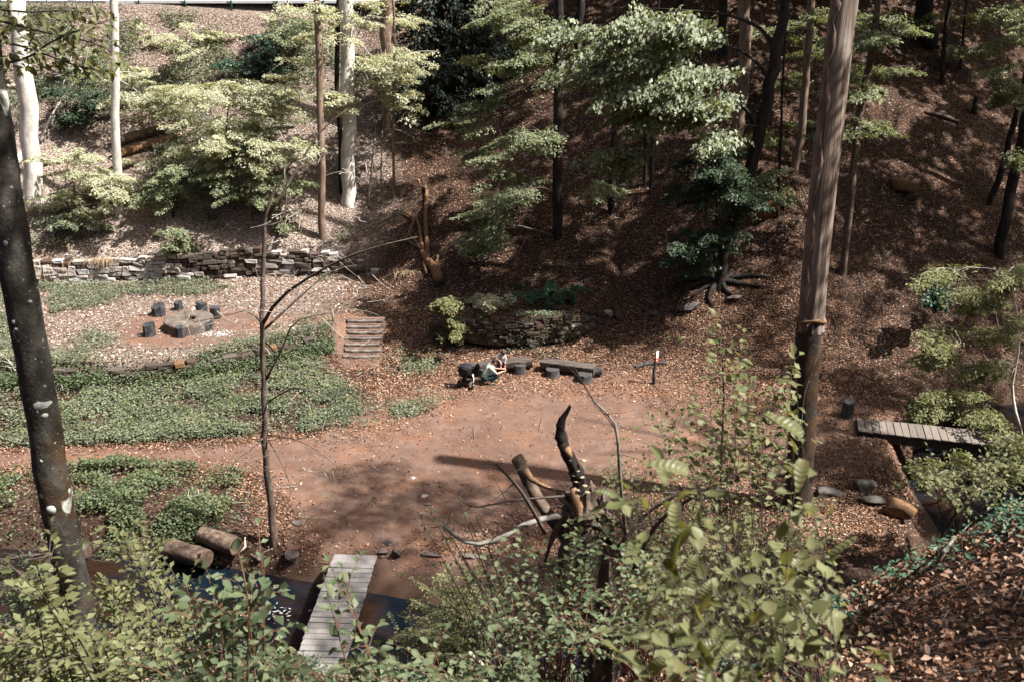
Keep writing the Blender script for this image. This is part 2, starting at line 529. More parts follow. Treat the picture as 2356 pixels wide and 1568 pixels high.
simple('lip', [(.3, (.35, .14, .11)), (.7, (.40, .16, .13))], 10, .5, .0)
simple('sign_white', [(.3, (.72, .74, .74)), (.7, (.80, .80, .80))], 10, .5, .0)
simple('sign_cream', [(.3, (.60, .58, .50)), (.7, (.68, .66, .58))], 10, .6, .0)
simple('sign_red', [(.3, (.48, .012, .02)), (.7, (.56, .02, .03))], 10, .5, .0)
simple('sign_blue', [(.3, (.015, .05, .10)), (.7, (.02, .07, .13))], 10, .5, .0)
simple('lichen', [(.3, (.30, .33, .30)), (.7, (.50, .53, .49))], 25, .95, .6)
simple('fungus', [(.3, (.20, .155, .11)), (.7, (.36, .30, .24))], 14, .8, .2)
simple('heartwood', [(.3, (.12, .065, .035)), (.5, (.23, .135, .08)), (.7, (.40, .28, .19))], 7, .9, .5, (1, 1, .3))
simple('twig_pale', [(.3, (.25, .225, .19)), (.7, (.47, .44, .39))], 9, .85, .2)
simple('twig_dark', [(.3, (.035, .026, .022)), (.7, (.10, .08, .07))], 9, .85, .2)
simple('twig_grey', [(.3, (.10, .09, .08)), (.7, (.24, .22, .20))], 9, .85, .2)
simple('twig_red', [(.3, (.10, .045, .03)), (.7, (.20, .095, .065))], 9, .85, .2)
simple('dry_grass', [(.3, (.22, .15, .09)), (.7, (.42, .32, .21))], 6, .9, .0)

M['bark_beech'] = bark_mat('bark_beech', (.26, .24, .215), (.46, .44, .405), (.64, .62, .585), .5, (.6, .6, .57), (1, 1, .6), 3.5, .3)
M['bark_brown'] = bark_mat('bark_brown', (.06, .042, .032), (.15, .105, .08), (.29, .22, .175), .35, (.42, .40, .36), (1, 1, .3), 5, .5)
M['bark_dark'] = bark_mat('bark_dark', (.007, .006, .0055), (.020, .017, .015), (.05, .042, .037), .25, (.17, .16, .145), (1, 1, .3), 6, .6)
M['bark_near'] = bark_mat('bark_near', (.012, .011, .0095), (.034, .031, .027), (.09, .083, .073), .9, (.42, .45, .41), (1, 1, .7), 5, .8, (.05, .029, .014), .25)
M['bark_mid'] = bark_mat('bark_mid', (.03, .022, .018), (.085, .062, .05), (.18, .14, .115), .45, (.40, .41, .37), (1, 1, .4), 8, .6)
M['bark_moss'] = bark_mat('bark_moss', (.012, .010, .008), (.03, .022, .017), (.06, .045, .035), .1, (.2, .2, .17), (1, 1, .4), 7, .7, (.055, .028, .014), .45)
# weathered bare wood of the dead tree
m, nt, b = new_mat('dead_wood', .85, .2)
v = coords(nt, (1, 1, .05))
n1 = noise(nt, v, 9, 6, .65, .4)
c = ramp(nt, n1, [(.26, (.05, .036, .03)), (.42, (.145, .108, .088)), (.58, (.27, .21, .175)), (.75, (.42, .35, .30))])
n2 = noise(nt, coords(nt, (1, 1, .10)), 2.1, 3, .5)
c = mixc(nt, ramp(nt, n2, [(.48, 0.0), (.6, .85)]), c, (.035, .032, .032))
n3 = noise(nt, coords(nt, (1, 1, .35)), 1.0, 3, .5)
c = mixc(nt, ramp(nt, n3, [(.55, 0.0), (.66, .45)]), c, (.40, .36, .33))
nt.links.new(c, b.inputs['Base Color'])
bump(nt, b, n1, .9, .05)
M['dead_wood'] = m
# stream water
m, nt, b = new_mat('stream_water', .14, .07)
v = coords(nt, (1, 1, 1))
b.inputs['Base Color'].default_value = (.006, .009, .012, 1)
b.inputs['Specular Tint'].default_value = (.4, .42, .48, 1)
wv = noise(nt, coords(nt, (.7, 2.2, 1)), 3.5, 5, .65, .7)
c = ramp(nt, noise(nt, v, .7, 3, .5), [(.4, (.004, .008, .014)), (.62, (.020, .011, .007))])
nt.links.new(c, b.inputs['Base Color'])
bump(nt, b, wv, .6, .12)
M['water'] = m

LEAF = {}
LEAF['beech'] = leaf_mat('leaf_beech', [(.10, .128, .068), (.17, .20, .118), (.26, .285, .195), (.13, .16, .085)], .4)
LEAF['pale'] = leaf_mat('leaf_sunlit', [(.25, .27, .175), (.36, .375, .27), (.47, .475, .385), (.29, .31, .20)], .42)  # pale green lightened further, sun glints and glare painted into the colour
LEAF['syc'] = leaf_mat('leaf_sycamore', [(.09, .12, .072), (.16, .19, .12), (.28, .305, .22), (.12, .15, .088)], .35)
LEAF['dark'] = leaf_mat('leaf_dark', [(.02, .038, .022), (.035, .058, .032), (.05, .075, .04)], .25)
LEAF['olive'] = leaf_mat('leaf_olive', [(.105, .118, .05), (.15, .16, .073), (.21, .215, .11), (.12, .138, .055)], .42)
LEAF['olive_near'] = leaf_mat('leaf_olive_near', [(.08, .095, .036), (.13, .14, .06), (.19, .192, .098), (.10, .118, .045), (.155, .135, .065)], .42, .4, veins=True)
LEAF['bramble_near'] = leaf_mat('leaf_bramble_near', [(.042, .062, .030), (.08, .108, .054), (.13, .158, .086), (.058, .084, .038)], .3, .45, veins=True)
LEAF['bramble'] = leaf_mat('leaf_bramble', [(.046, .07, .036), (.085, .118, .062), (.14, .172, .098), (.062, .092, .044)], .32)
LEAF['nettle'] = leaf_mat('leaf_nettle', [(.024, .072, .040), (.045, .108, .062), (.08, .155, .095)], .25)
LEAF['cover'] = leaf_mat('leaf_cover', [(.05, .072, .042), (.12, .15, .095), (.21, .235, .165), (.08, .11, .062), (.29, .305, .23)], .3, drift=((.05, .066, .036), (.22, .215, .14)))
LEAF['ivy'] = leaf_mat('leaf_ivy', [(.012, .035, .022), (.025, .055, .034), (.045, .08, .048)], .15, .4)
LEAF['spruce'] = leaf_mat('leaf_spruce', [(.008, .015, .010), (.014, .024, .015), (.022, .034, .02)], .1)
LEAF['litter'] = leaf_mat('leaf_litter', [(.07, .034, .022), (.16, .083, .051), (.245, .135, .087), (.34, .205, .145), (.50, .36, .28), (.12, .052, .03), (.28, .162, .108)], .12, .7, (1.2, .9, .6), .2, drift=((.075, .038, .025), (.36, .225, .16)))
LEAF['tan'] = leaf_mat('leaf_tan_litter', [(.13, .066, .038), (.21, .118, .072), (.30, .18, .116), (.39, .255, .175), (.17, .082, .044), (.25, .145, .088)], .1, .7, (1.2, .9, .6), .2)
LEAF['sun_pale_leaf'] = leaf_mat('leaf_sun_pale', [(.15, .10, .078), (.30, .235, .20), (.41, .345, .305), (.50, .44, .40), (.22, .15, .112), (.44, .37, .33)], .12, .7, (1.2, .9, .6), .2)  # litter lightened and greyed to paint in overexposed sunlight
LEAF['orange'] = leaf_mat('leaf_orange_litter', [(.26, .11, .05), (.36, .17, .085), (.20, .085, .04), (.42, .24, .14)], .1, .7, (1.2, .9, .6), .2)
# ================================================================== GROUND
def structure(o):
    o['kind'] = 'structure'
    return o
gx = np.concatenate([np.arange(-140, -34, 6.), np.arange(-34, 34, .3), np.arange(34, 141, 6.)])
gy = np.concatenate([np.arange(-70, -2, 3.), np.arange(-2, 74, .3), np.arange(74, 170, 6.)])
GX, GY = np.meshgrid(gx, gy, indexing='ij')
GZ = H(GX, GY)
nx, ny = GX.shape
VV = np.stack([GX.ravel(), GY.ravel(), GZ.ravel()], 1)
idx = np.arange(nx * ny).reshape(nx, ny)
FF = np.stack([idx[:-1, :-1].ravel(), idx[1:, :-1].ravel(), idx[1:, 1:].ravel(), idx[:-1, 1:].ravel()], 1)
fc = VV[FF].mean(1)
DIRT = np.where(VV[:, 0] > -6.5, dirt_mask(VV[:, 0], VV[:, 1], 4.6), dirt_mask(VV[:, 0], VV[:, 1], .8))
CORE = dirt_mask(VV[:, 0], VV[:, 1])
dd_all = stream_d(VV[:, 0], VV[:, 1])
WET = 1 - sstep(1.6, 2.6, abs(dd_all))
def sun_pale_mask(x, y):
    """where strong sun is painted into the litter colour, on the open embankment and terrace"""
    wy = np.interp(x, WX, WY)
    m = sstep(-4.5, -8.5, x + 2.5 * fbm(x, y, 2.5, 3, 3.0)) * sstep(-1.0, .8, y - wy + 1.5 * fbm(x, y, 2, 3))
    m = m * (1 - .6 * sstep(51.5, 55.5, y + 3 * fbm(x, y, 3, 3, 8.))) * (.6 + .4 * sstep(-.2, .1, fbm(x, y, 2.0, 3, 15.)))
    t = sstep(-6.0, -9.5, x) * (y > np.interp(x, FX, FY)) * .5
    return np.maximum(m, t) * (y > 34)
SUN_PALE = sun_pale_mask(VV[:, 0], VV[:, 1])
fyc = np.interp(fc[:, 0], SX, SY)
fdirt = CORE[FF].mean(1)
region = np.zeros(len(FF), int)                         # 0 forest floor
wyf = np.interp(fc[:, 0], WX, WY); y0f = np.interp(fc[:, 0], YX, YY); fyf = np.interp(fc[:, 0], FX, FY)
region[(fc[:, 0] < -5) & (fc[:, 1] > wyf)] = 1         # hillside
region[(fc[:, 0] >= -5) & (fc[:, 1] > y0f + .5)] = 1
region[(fc[:, 1] < fyc - 2.0)] = 2                     # near hillside
region[(fc[:, 0] < -5.2) & (fc[:, 1] > fyf) & (fc[:, 1] <= wyf)] = 3   # terrace
region[(fdirt > .5) & (fc[:, 1] < 38.4)] = 4           # clearing
names = ['forest_ground', 'hillside', 'near_hillside', 'terrace', 'clearing']
for k, nm in enumerate(names):
    f = FF[region == k]
    u, inv = np.unique(f, return_inverse=True)
    me = np_mesh(nm, VV[u], inv.reshape(f.shape))
    for an, arr in (('dirt', DIRT), ('wet', WET), ('sun_pale', SUN_PALE)):
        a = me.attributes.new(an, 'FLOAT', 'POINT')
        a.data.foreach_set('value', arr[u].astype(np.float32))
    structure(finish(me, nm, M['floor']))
# stream surface
g = Geo()
sxs = np.arange(-40, 36, .8)
for i, x in enumerate(sxs):
    y = float(np.interp(x, SX, SY)); s = float(np.interp(x + .6, SX, SY) - np.interp(x - .6, SX, SY)) / 1.2
    nrm = Vector((-s, 1, 0)).normalized()
    for k in range(7):
        p = Vector((x, y, 0)) + nrm * (k - 3) * .70
        p.z = -.78 - .75 * math.exp(-((x - 14.8) / 2.2) ** 2)
        g.V.append(tuple(p))
for i in range(len(sxs) - 1):
    for k in range(6):
        a = i * 7 + k
        g.F.append((a, a + 7, a + 8, a + 1))
structure(g.build('stream', M['water']))
# road along the top of the embankment, its kerb and rails
g = Geo()
rx = np.arange(-60, -3, 3.)
for i, x in enumerate(rx):
    g.V += [(x, 62.9, 12.99), (x, 69.0, 13.03)]
for i in range(len(rx) - 1):
    g.F.append((2 * i, 2 * i + 2, 2 * i + 3, 2 * i + 1))
structure(g.build('road', M['road_grey'], smooth=False))
g = Geo(); g.box(-31.5, 62.8, 13.02, 57, .22, .14)
structure(g.build('kerb', M['road_grey'], smooth=False))

# ------------------------------------------------------------------ leaf masses
def leaf_geo(C, D, Nn, L, W, fold=.18):
    """folded rhombic leaves: centres, directions, normals, lengths, widths -> V, F (two triangles each)"""
    n = len(C)
    D = D / np.maximum(np.linalg.norm(D, axis=1, keepdims=True), 1e-9)
    S = np.cross(D, Nn); S /= np.maximum(np.linalg.norm(S, axis=1, keepdims=True), 1e-9)
    Nn = np.cross(S, D)
    L = np.broadcast_to(np.asarray(L, float), (n,))[:, None]; W = np.broadcast_to(np.asarray(W, float), (n,))[:, None]
    V = np.empty((n, 4, 3))
    V[:, 0] = C - D * L * .5
    V[:, 1] = C - D * L * .03 + S * W * .5 + Nn * W * fold
    V[:, 2] = C + D * L * .5 - Nn * L * .06
    V[:, 3] = C - D * L * .03 - S * W * .5 + Nn * W * fold
    b = (np.arange(n) * 4)[:, None]
    F = np.concatenate([b + np.array([0, 2, 1]), b + np.array([0, 3, 2])], 1).reshape(-1, 3)
    return V.reshape(-1, 3), F
def rand_dirs(n, flat=1.0):
    a = rng.uniform(0, 2 * np.pi, n)
    z = rng.normal(0, .35, n) * flat
    return np.stack([np.cos(a), np.sin(a), z], 1)
def leaves_object(name, parts, mat, parent=None, kind='stuff'):
    V = []; F = []; b = 0
    for v, f in parts:
        V.append(v); F.append(f + b); b += len(v)
    me = np_mesh(name, np.concatenate(V), np.concatenate(F))
    return finish(me, name, mat, parent, smooth=False, kind=kind)
def scatter(x0, x1, y0, y1, n, prob=None, margin=.05):
    x = rng.uniform(x0, x1, n); y = rng.uniform(y0, y1, n)
    z = H(x, y)
    P = np.stack([x, y, z], 1)
    P = P[in_view(P, margin)]
    if prob is not None:
        P = P[rng.random(len(P)) < prob(P[:, 0], P[:, 1])]
    return P
def ground_normals(P, e=.15):
    zx = (H(P[:, 0] + e, P[:, 1]) - H(P[:, 0] - e, P[:, 1])) / (2 * e)
    zy = (H(P[:, 0], P[:, 1] + e) - H(P[:, 0], P[:, 1] - e)) / (2 * e)
    N = np.stack([-zx, -zy, np.ones(len(P))], 1)
    N[:, :2] = np.clip(N[:, :2], -1.2, 1.2)
    return N / np.linalg.norm(N, axis=1, keepdims=True)
def litter_leaves(P, smin, smax, tilt=.5, lift=.02, fold=.25):
    n = len(P)
    N = ground_normals(P) + rng.normal(0, tilt, (n, 3)) * np.array([1, 1, .4])
    N /= np.linalg.norm(N, axis=1, keepdims=True)
    L = smin * .6 + (smax * 1.15 - smin * .6) * rng.random(n) ** 1.7
    return leaf_geo(P + np.array([0, 0, 1]) * rng.uniform(.2, 1.6, (n, 1)) * lift, rand_dirs(n), N, L, L * rng.uniform(.5, .75, n), fold)

def green_mask(x, y):
    """where plants cover the floor on the far bank, 0..1"""
    fy = np.interp(x, FX, FY); wy = np.interp(x, WX, WY)
    n = fbm(x, y, 2.2, 4, 4.0)
    dc = poly_dist(x, y, CLEAR)
    apron = sstep(0, .5, fy - y) * sstep(-.05, -.6, dc) * (y > 28.5) * (1 - sstep(-5.6, -4.2, x + .6 * (y - 36) * .4 + 3 * n * .3))
    apron = apron * sstep(-7.5, -9.5, x - (38 - y) * .75)
    tail = np.exp(-((x + 4.6) / 2.2) ** 2 - ((y - 33.4) / 1.1) ** 2) * .55
    stair = np.exp(-((x + 4.0) / .9) ** 2 - ((y - 37.9) / .9) ** 2) * .75
    ringd = np.hypot((x + 13.5) / 1.35, y - 39.4)
    terr = (x < -7.2) * (y > fy) * (y < wy) * sstep(.04, .18, n + .02 - .025 * (x + 16)) * .75 * sstep(2.0, 3.0, ringd)
    terr_front = (x < -7.6) * (y > fy) * np.exp(-((y - fy) / 1.0) ** 2) * .8 * sstep(-.08, .08, n)
    bank = (x < -7.0) * sstep(.1, 1.8, -dc + 1.6 * n) * (y < 30) * (stream_d(x, y) > 1.6) * (1 - sstep(-8.6, -7.2, x + n * 2))
    slope = (x < -8) * (y > wy + .4) * sstep(.06, .22, n + .15 * sstep(49, 54, y)) * .75
    return np.clip(np.maximum.reduce([apron, tail, stair, terr, terr_front, bank, slope]), 0, 1)

# leaf litter over the far floor and hillsides
def p_lit(x, y):
    d = dirt_mask(x, y)
    g_ = green_mask(x, y)
    road = (x < -3) * (y > 62.3) * (y < 69.5)
    return (1 - .93 * d) * (1 - .85 * g_) * (stream_d(x, y) > 1.4) * (1 - road) * (.55 + 1.1 * np.clip(fbm(x, y, 2.4, 3, 1.0) + .35, 0, .7))
P1 = scatter(-34, 34, 24, 70, 560000, p_lit)
bl_ = rng.random(len(P1)) < sun_pale_mask(P1[:, 0], P1[:, 1])
leaves_object('leaf_litter', [litter_leaves(P1[~bl_], .05, .11, .75, .03)], LEAF['litter'])
leaves_object('sun_pale_litter', [litter_leaves(P1[bl_], .06, .13, .8, .03)], LEAF['sun_pale_leaf'])
P4 = scatter(-34, -5, 44, 62, 120000, lambda x, y: sun_pale_mask(x, y) * (1 - .8 * green_mask(x, y)))
leaves_object('sun_pale_drift', [litter_leaves(P4, .06, .12, .6, .03)], LEAF['sun_pale_leaf'])
# warm tan leaves blown together round the clearing and the benches
def p_tan(x, y):
    d = poly_dist(x, y, CLEAR)
    m_ = sstep(-7.5, -4.2, x) * (1 - sstep(12, 15, x)) * (1 - sstep(40.5, 43, y + .12 * x)) * (1 - .97 * sstep(-1.9, .9, d + 1.4 * fbm(x, y, 1.5, 3, 5.)))
    m2 = sstep(.9, .0, abs(d + .4)) * (x < -4) * .7
    return np.maximum(m_, m2) * (1 - green_mask(x, y)) * (stream_d(x, y) > 2.4)
P3 = scatter(-20, 15, 24, 43, 200000, p_tan)
leaves_object('tan_leaf_litter', [litter_leaves(P3, .045, .10, .5, .02)], LEAF['tan'])
# needles and crumbs of orange leaf drifted over the clearing
def p_or(x, y):
    d = poly_dist(x, y, CLEAR)
    return (d > -1) * np.clip(.12 + 2.4 * np.clip(fbm(x, y, 2.6, 4, 12.0), 0, 1) + .8 * sstep(1.2, 0, d), 0, 1) * (stream_d(x, y) > 2)
P2 = scatter(-22, 20, 23, 39, 90000, p_or)
leaves_object('orange_leaf_crumbs', [litter_leaves(P2, .025, .06, .4, .008)], LEAF['orange'])
# ------------------------------------------------------------------ low plants on the far bank (uncountable)
def cover(name, P, hmax, size, mat, tilt=.55, stalk=None):
    n = len(P)
    C = P.copy()
    hh = rng.random(n) ** .8 * hmax
    C[:, 2] += hh
    N = np.stack([rng.normal(0, tilt, n), rng.normal(-.15, tilt, n), np.ones(n)], 1)
    N /= np.linalg.norm(N, axis=1, keepdims=True)
    L = rng.uniform(size * .6, size * 1.4, n)
    return leaves_object(name, [leaf_geo(C, rand_dirs(n), N, L, L * .62, .15)], mat)
def p_apron(x, y):
    return green_mask(x, y) * (x > -25) * (y < np.interp(x, FX, FY) + .3) * (poly_dist(x, y, CLEAR) < 0) * (y > 29) * (.10 + .90 * sstep(-.16, .08, fbm(x, y, 1.0, 3, 9.)))
P = scatter(-24, -1, 28.5, 39.5, 290000, p_apron)
P[:, 2] += .25 * np.clip(fbm(P[:, 0], P[:, 1], .9, 3, 6.0) + .2, 0, 1) * green_mask(P[:, 0], P[:, 1])
cover('nettle_cover', P, .22, .088, LEAF['cover'])
P = P[rng.random(len(P)) < .045]
P[:, 2] += .1
cover('yellow_weeds', P, .32, .11, LEAF['olive'], .7)
def p_bank(x, y):
    return green_mask(x, y) * (y < 30.2) * (poly_dist(x, y, CLEAR) < -.1) * (.04 + .96 * sstep(-.06, .16, fbm(x, y, .9, 3, 8.)))
P = scatter(-20, -6, 24, 31, 130000, p_bank)
P[:, 2] += .5 * np.clip(fbm(P[:, 0], P[:, 1], 1.0, 3, 6.0) + .3, 0, 1) * green_mask(P[:, 0], P[:, 1]) ** 2
k_ = rng.random(len(P)) < .22
cover('bramble_cover', P[~k_], .32, .095, LEAF['bramble'], .8)
cover('bank_weeds', P[k_], .36, .085, LEAF['olive'], .7)
def p_terr(x, y):
    fy = np.interp(x, FX, FY); wy = np.interp(x, WX, WY)
    return green_mask(x, y) * (y > fy - .2) * (y < wy) * (x < -3) * .8
P = scatter(-24, -3, 35, 46.5, 130000, p_terr)
cover('terrace_weeds', P, .26, .10, LEAF['cover'])
def p_slope(x, y):
    return green_mask(x, y) * (y > np.interp(x, WX, WY) + .3)
P = scatter(-36, -8, 45, 62, 190000, p_slope)
cover('embankment_plants', P, .45, .13, LEAF['cover'])
# dark brambles tumbling over the terrace wall
def p_over(x, y):
    fy = np.interp(x, FX, FY)
    return np.exp(-((y - fy + .25) / .35) ** 2) * ((x > -12.6) * (x < -7.4) * 1.0 + (x < -15.6) * .9 + .4 * (x < -12)) * (x > -20)
P = scatter(-20, -7, 33, 40, 160000, p_over)
P[:, 2] += rng.uniform(0, .35, len(P))
cover('wall_brambles', P, .35, .09, LEAF['bramble'], .8)
# ivy and soil-caught weeds on the face and top of the curved wall
n_ = 4200
q_ = rng.uniform(-3.4, 4.7, n_)
ztop = .28 + 1.15 * np.sin(np.pi * np.clip((q_ + 3.3) / 7.9, 0, 1)) ** .6
face = rng.random(n_) < .45
P = np.stack([q_, np.interp(q_, RX, RY) - .33 + np.where(face, 0, rng.uniform(.05, .6, n_)), np.where(face, .45 + rng.random(n_) * ztop * .8, ztop + .30)], 1)
P = P[(fbm(P[:, 0], P[:, 2] * 2, .8, 3, 14.) > .06)]
cover('wall_ivy', P, .12, .085, LEAF['cover'], .9)
# ivy and weeds scattered over the leafy hillside
def p_ivy(x, y):
    n = fbm(x, y, 1.6, 3, 21.)
    return sstep(.20, .28, n) * .7 * (x > -6)
P = scatter(-6, 24, 38, 62, 90000, p_ivy)
cover('ivy_patches', P, .18, .10, LEAF['ivy'])
# twigs lying about
g = Geo()
Pt = scatter(-30, 30, 24, 60, 2600, lambda x, y: (stream_d(x, y) > 2) * (1 - .92 * dirt_mask(x, y)) * 1.0)
for p in Pt[:800]:
    a = random.uniform(0, 6.28); L = random.uniform(.25, 1.2)
    q = Vector(p) + Vector((math.cos(a) * L, math.sin(a) * L, 0))
    q.z = h(q.x, q.y) + .05
    md = Vector(p).lerp(q, .5) + Vector((random.uniform(-.1, .1), random.uniform(-.1, .1), .06))
    g.tube([Vector(p) + Vector((0, 0, .03)), md, q], [.014, .012, .006], 4)
g.build('fallen_twigs', M['twig_grey'], kind='stuff')
# ================================================================== STONE WALLS
def stone_meshes(n, name='stone', j=.13):
    out = []
    for k in range(n):
        bm = bmesh.new()
        bmesh.ops.create_cube(bm, size=1)
        for vv in bm.verts:
            vv.co += Vector((random.uniform(-j, j), random.uniform(-j, j), random.uniform(-j, j)))
        bmesh.ops.bevel(bm, geom=list(bm.edges), offset=.07, segments=1, affect='EDGES')
        me = bpy.data.meshes.new(name)
        bm.to_mesh(me); bm.free()
        out.append(me)
    return out
STONES = {}
for key in ('stone_pale', 'stone_moss', 'moss_orange'):
    STONES[key] = stone_meshes(8)
    for me in STONES[key]:
        me.materials.append(M[key])
def curve_pts(xs, ys, x0, x1, step=.05):
    """points along y(x) with arc length"""
    x = np.arange(x0, x1, step); y = np.interp(x, xs, ys)
    s = np.concatenate([[0], np.cumsum(np.hypot(np.diff(x), np.diff(y)))])
    return x, y, s
def stone_wall(name, label, cx, cy, s, base_fn, height_fn, rows, lmin, lmax, pick, thick=.32, cat='stone wall'):
    mid = len(cx) // 2
    t = thing(name, label, cat, (cx[mid], cy[mid], base_fn(mid / len(cx))))
    tot = s[-1]
    g = Geo()
    n = 40
    for i in range(n + 1):
        q = i / n * tot
        x = np.interp(q, s, cx); y = np.interp(q, s, cy); f = q / tot
        b0 = base_fn(f) - .3; tp = base_fn(f) + height_fn(f) - .22
        g.V += [(x, y + .08, b0), (x, y + .08, tp), (x, y + .42, tp + .02), (x, y + .42, b0)]
    for i in range(n):
        a = i * 4
        for k in range(4):
            g.F.append((a + k, a + 4 + k, a + 4 + (k + 1) % 4, a + (k + 1) % 4))
    g.F.append((0, 1, 2, 3)); g.F.append((n * 4 + 3, n * 4 + 2, n * 4 + 1, n * 4))
    g.build('wall_core', M['wall_core'], t, smooth=False)
    hmx = max(height_fn(i / 20) for i in range(21))
    wts = [random.uniform(.7, 1.35) for _ in range(rows)]
    edges = [0.0]
    for w_ in wts:
        edges.append(edges[-1] + w_ / sum(wts) * hmx)
    for r in range(rows):
        rh = edges[r + 1] - edges[r]
        q = -random.uniform(0, lmax * .5)
        while q < tot:
            L = random.uniform(lmin, lmax) * random.choice((.6, .85, 1, 1, 1.25))
            qc = q + L / 2
            f = min(max(qc / tot, 0), 1)
            z = base_fn(f) + (edges[r] + edges[r + 1]) / 2 + .05 * math.sin(qc * 1.3 + r * .7) + .02 * math.sin(qc * 4.1)
            if edges[r] + rh * .75 < height_fn(f) + random.uniform(-.10, .10) and 0 <= qc <= tot:
                x = np.interp(qc, s, cx); y = np.interp(qc, s, cy)
                x2 = np.interp(qc + .2, s, cx); y2 = np.interp(qc + .2, s, cy)
                x1 = np.interp(qc - .2, s, cx); y1 = np.interp(qc - .2, s, cy)
                me = random.choice(STONES[pick(f, r)])
                o = bpy.data.objects.new('stone', me)
                link(o)
                o.scale = (L * .98, thick * random.uniform(.8, 1.3), rh * random.uniform(.84, 1.06))
                o.rotation_euler = (random.uniform(-.08, .08), random.uniform(-.09, .09), math.atan2(y2 - y1, x2 - x1) + random.uniform(-.09, .09))
                o.location = (x + random.uniform(-.01, .01), y + random.uniform(-.07, .03), z)
                adopt(o, t)
            q += L + .008
    return t
cx, cy, s = curve_pts(WX, WY, -22.6, -6.6)
cy = cy - .12 + .12 * np.sin(cx * .9)
def hw(f):
    e = 1.45 - .12 * math.sin(f * 9) + .10 * math.sin(f * 23)
    return max(.25, e * (1 if f < .86 else 1 - (f - .86) / .14 * .75))
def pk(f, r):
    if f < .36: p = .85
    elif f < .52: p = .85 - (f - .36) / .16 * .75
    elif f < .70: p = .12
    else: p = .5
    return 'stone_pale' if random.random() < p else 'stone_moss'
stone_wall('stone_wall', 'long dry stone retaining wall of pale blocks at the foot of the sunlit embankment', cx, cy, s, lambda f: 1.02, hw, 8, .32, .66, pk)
cx, cy, s = curve_pts(RX, RY, -3.3, 4.6)
cy = cy - .14
stone_wall('stone_wall', 'curved low dark mossy stone wall in the leaf slope behind the two benches', cx, cy, s,
           lambda f: .28 + .34 * abs(f - .5) ** 1.3 + .35 * f, lambda f: .35 + .85 * math.sin(math.pi * min(max(f * .96 + .03, 0), 1)) ** .6, 8, .24, .50,
           lambda f, r: 'stone_pale' if (f > .72 and random.random() < .22) else 'stone_moss', .3)
cx, cy, s = curve_pts(FX, FY, -17.4, -8.2)
cy = cy - .05
stone_wall('stone_wall', 'low overgrown stone edge of the terrace below the millstone table', cx, cy, s,
           lambda f: .25, lambda f: .78, 5, .3, .6, lambda f, r: 'moss_orange' if (r == 4 and random.random() < .15) else 'stone_moss', .34)
# ------------------------------------------------------------------ rocks
def rock(label, pos, size, mat, seed, name='rock', rotz=0, flat=False, cat='rock', group=None, sub=3):
    rnd = random.Random(seed)
    bm = bmesh.new()
    bmesh.ops.create_icosphere(bm, subdivisions=sub, radius=.5)
    cuts = [Vector((rnd.gauss(0, 1), rnd.gauss(0, 1), rnd.gauss(0, .8))).normalized() for _ in range(13)]
    lv = [rnd.uniform(.20, .40) for _ in cuts]
    for vv in bm.verts:
        for c_, l_ in zip(cuts, lv):
            dd = vv.co.dot(c_)
            if dd > l_:
                vv.co -= c_ * (dd - l_) * .97
        if flat and vv.co.z > .2:
            vv.co.z = .2 + (vv.co.z - .2) * .15
        nn = fbm(np.array([vv.co.x * 3 + seed]), np.array([vv.co.y * 3 + vv.co.z * 2]), 1.0, 3)[0]
        vv.co *= 1 + .34 * nn
    Mx = Matrix.Translation(pos) @ Matrix.Rotation(rotz, 4, 'Z') @ Matrix.Diagonal((*size, 1))
    bm.transform(Mx)
    me = bpy.data.meshes.new(name); bm.to_mesh(me); bm.free()
    o = finish(me, name, M[mat], smooth=mat.startswith('moss'))
    return tag(o, label, cat, group)
def grock(label, px, py, size, mat, seed, sink=.25, tmin=14, **k):
    p = gp(px, py, tmin)
    return rock(label, p + Vector((0, 0, size[2] * (.5 - sink))), size, mat, seed, **k)
grock('rusty brown boulder on the bank between the slender tree and the footbridge', 672, 1290, (.62, .55, .5), 'rock', 3)
grock('small brown boulder left of the rusty boulder beside the stream', 596, 1290, (.4, .36, .34), 'rock', 4)
grock('flat grey stone lying on bare earth right of the slender tree foot', 690, 1203, (.55, .38, .14), 'rock', 5, flat=True)
grock('squarish grey block at the upper right corner of the front footbridge', 880, 1272, (.34, .32, .30), 'rock', 6)
grock('dark grey block standing right of the squarish block by the footbridge', 910, 1278, (.36, .34, .36), 'rock_dark', 7)
grock('tilted grey slab above the blocks by the footbridge end', 895, 1248, (.5, .42, .12), 'rock', 8, flat=True)
grock('long flat edging stone on the bank right of the footbridge blocks', 985, 1278, (.95, .3, .2), 'rock', 9, flat=True)
grock('second long edging stone further right along the stream bank', 1080, 1280, (.8, .3, .18), 'rock', 10, flat=True)
grock('pale flat slab set in the bare earth of the clearing', 975, 1142, (.38, .34, .07), 'rock_pale', 11, flat=True, rotz=.5)
grock('narrow pale slab just below the pale clearing slab', 985, 1160, (.42, .18, .07), 'rock', 12, flat=True, rotz=.2)
grock('brown slab fragment below the narrow slab in the clearing', 1000, 1176, (.4, .22, .08), 'rock', 13, flat=True, rotz=.3)
grock('pointed slab fragment lowest of the clearing slabs', 970, 1182, (.26, .3, .08), 'rock', 14, flat=True, rotz=.9)
grock('small pale chip of stone at the top of the clearing slabs', 950, 1100, (.22, .18, .06), 'rock_pale', 15, flat=True)
grock('small black stone on orange earth above the stream bank', 973, 1209, (.17, .14, .12), 'rock_dark', 16)
grock('mossy boulder with a fern at the top of the low curved wall', 1312, 690, (1.5, .9, .75), 'moss_orange', 17)
grock('dark mossy boulder left of the fern boulder on the curved wall', 1282, 712, (1.0, .6, .5), 'stone_moss', 18)
grock('rounded mossy boulder right of the curved wall', 1425, 735, (.6, .5, .6), 'stone_moss', 19)
grock('grey boulder in the roots below the leaning dark tree', 1590, 712, (1.4, .8, .55), 'rock_dark', 20)
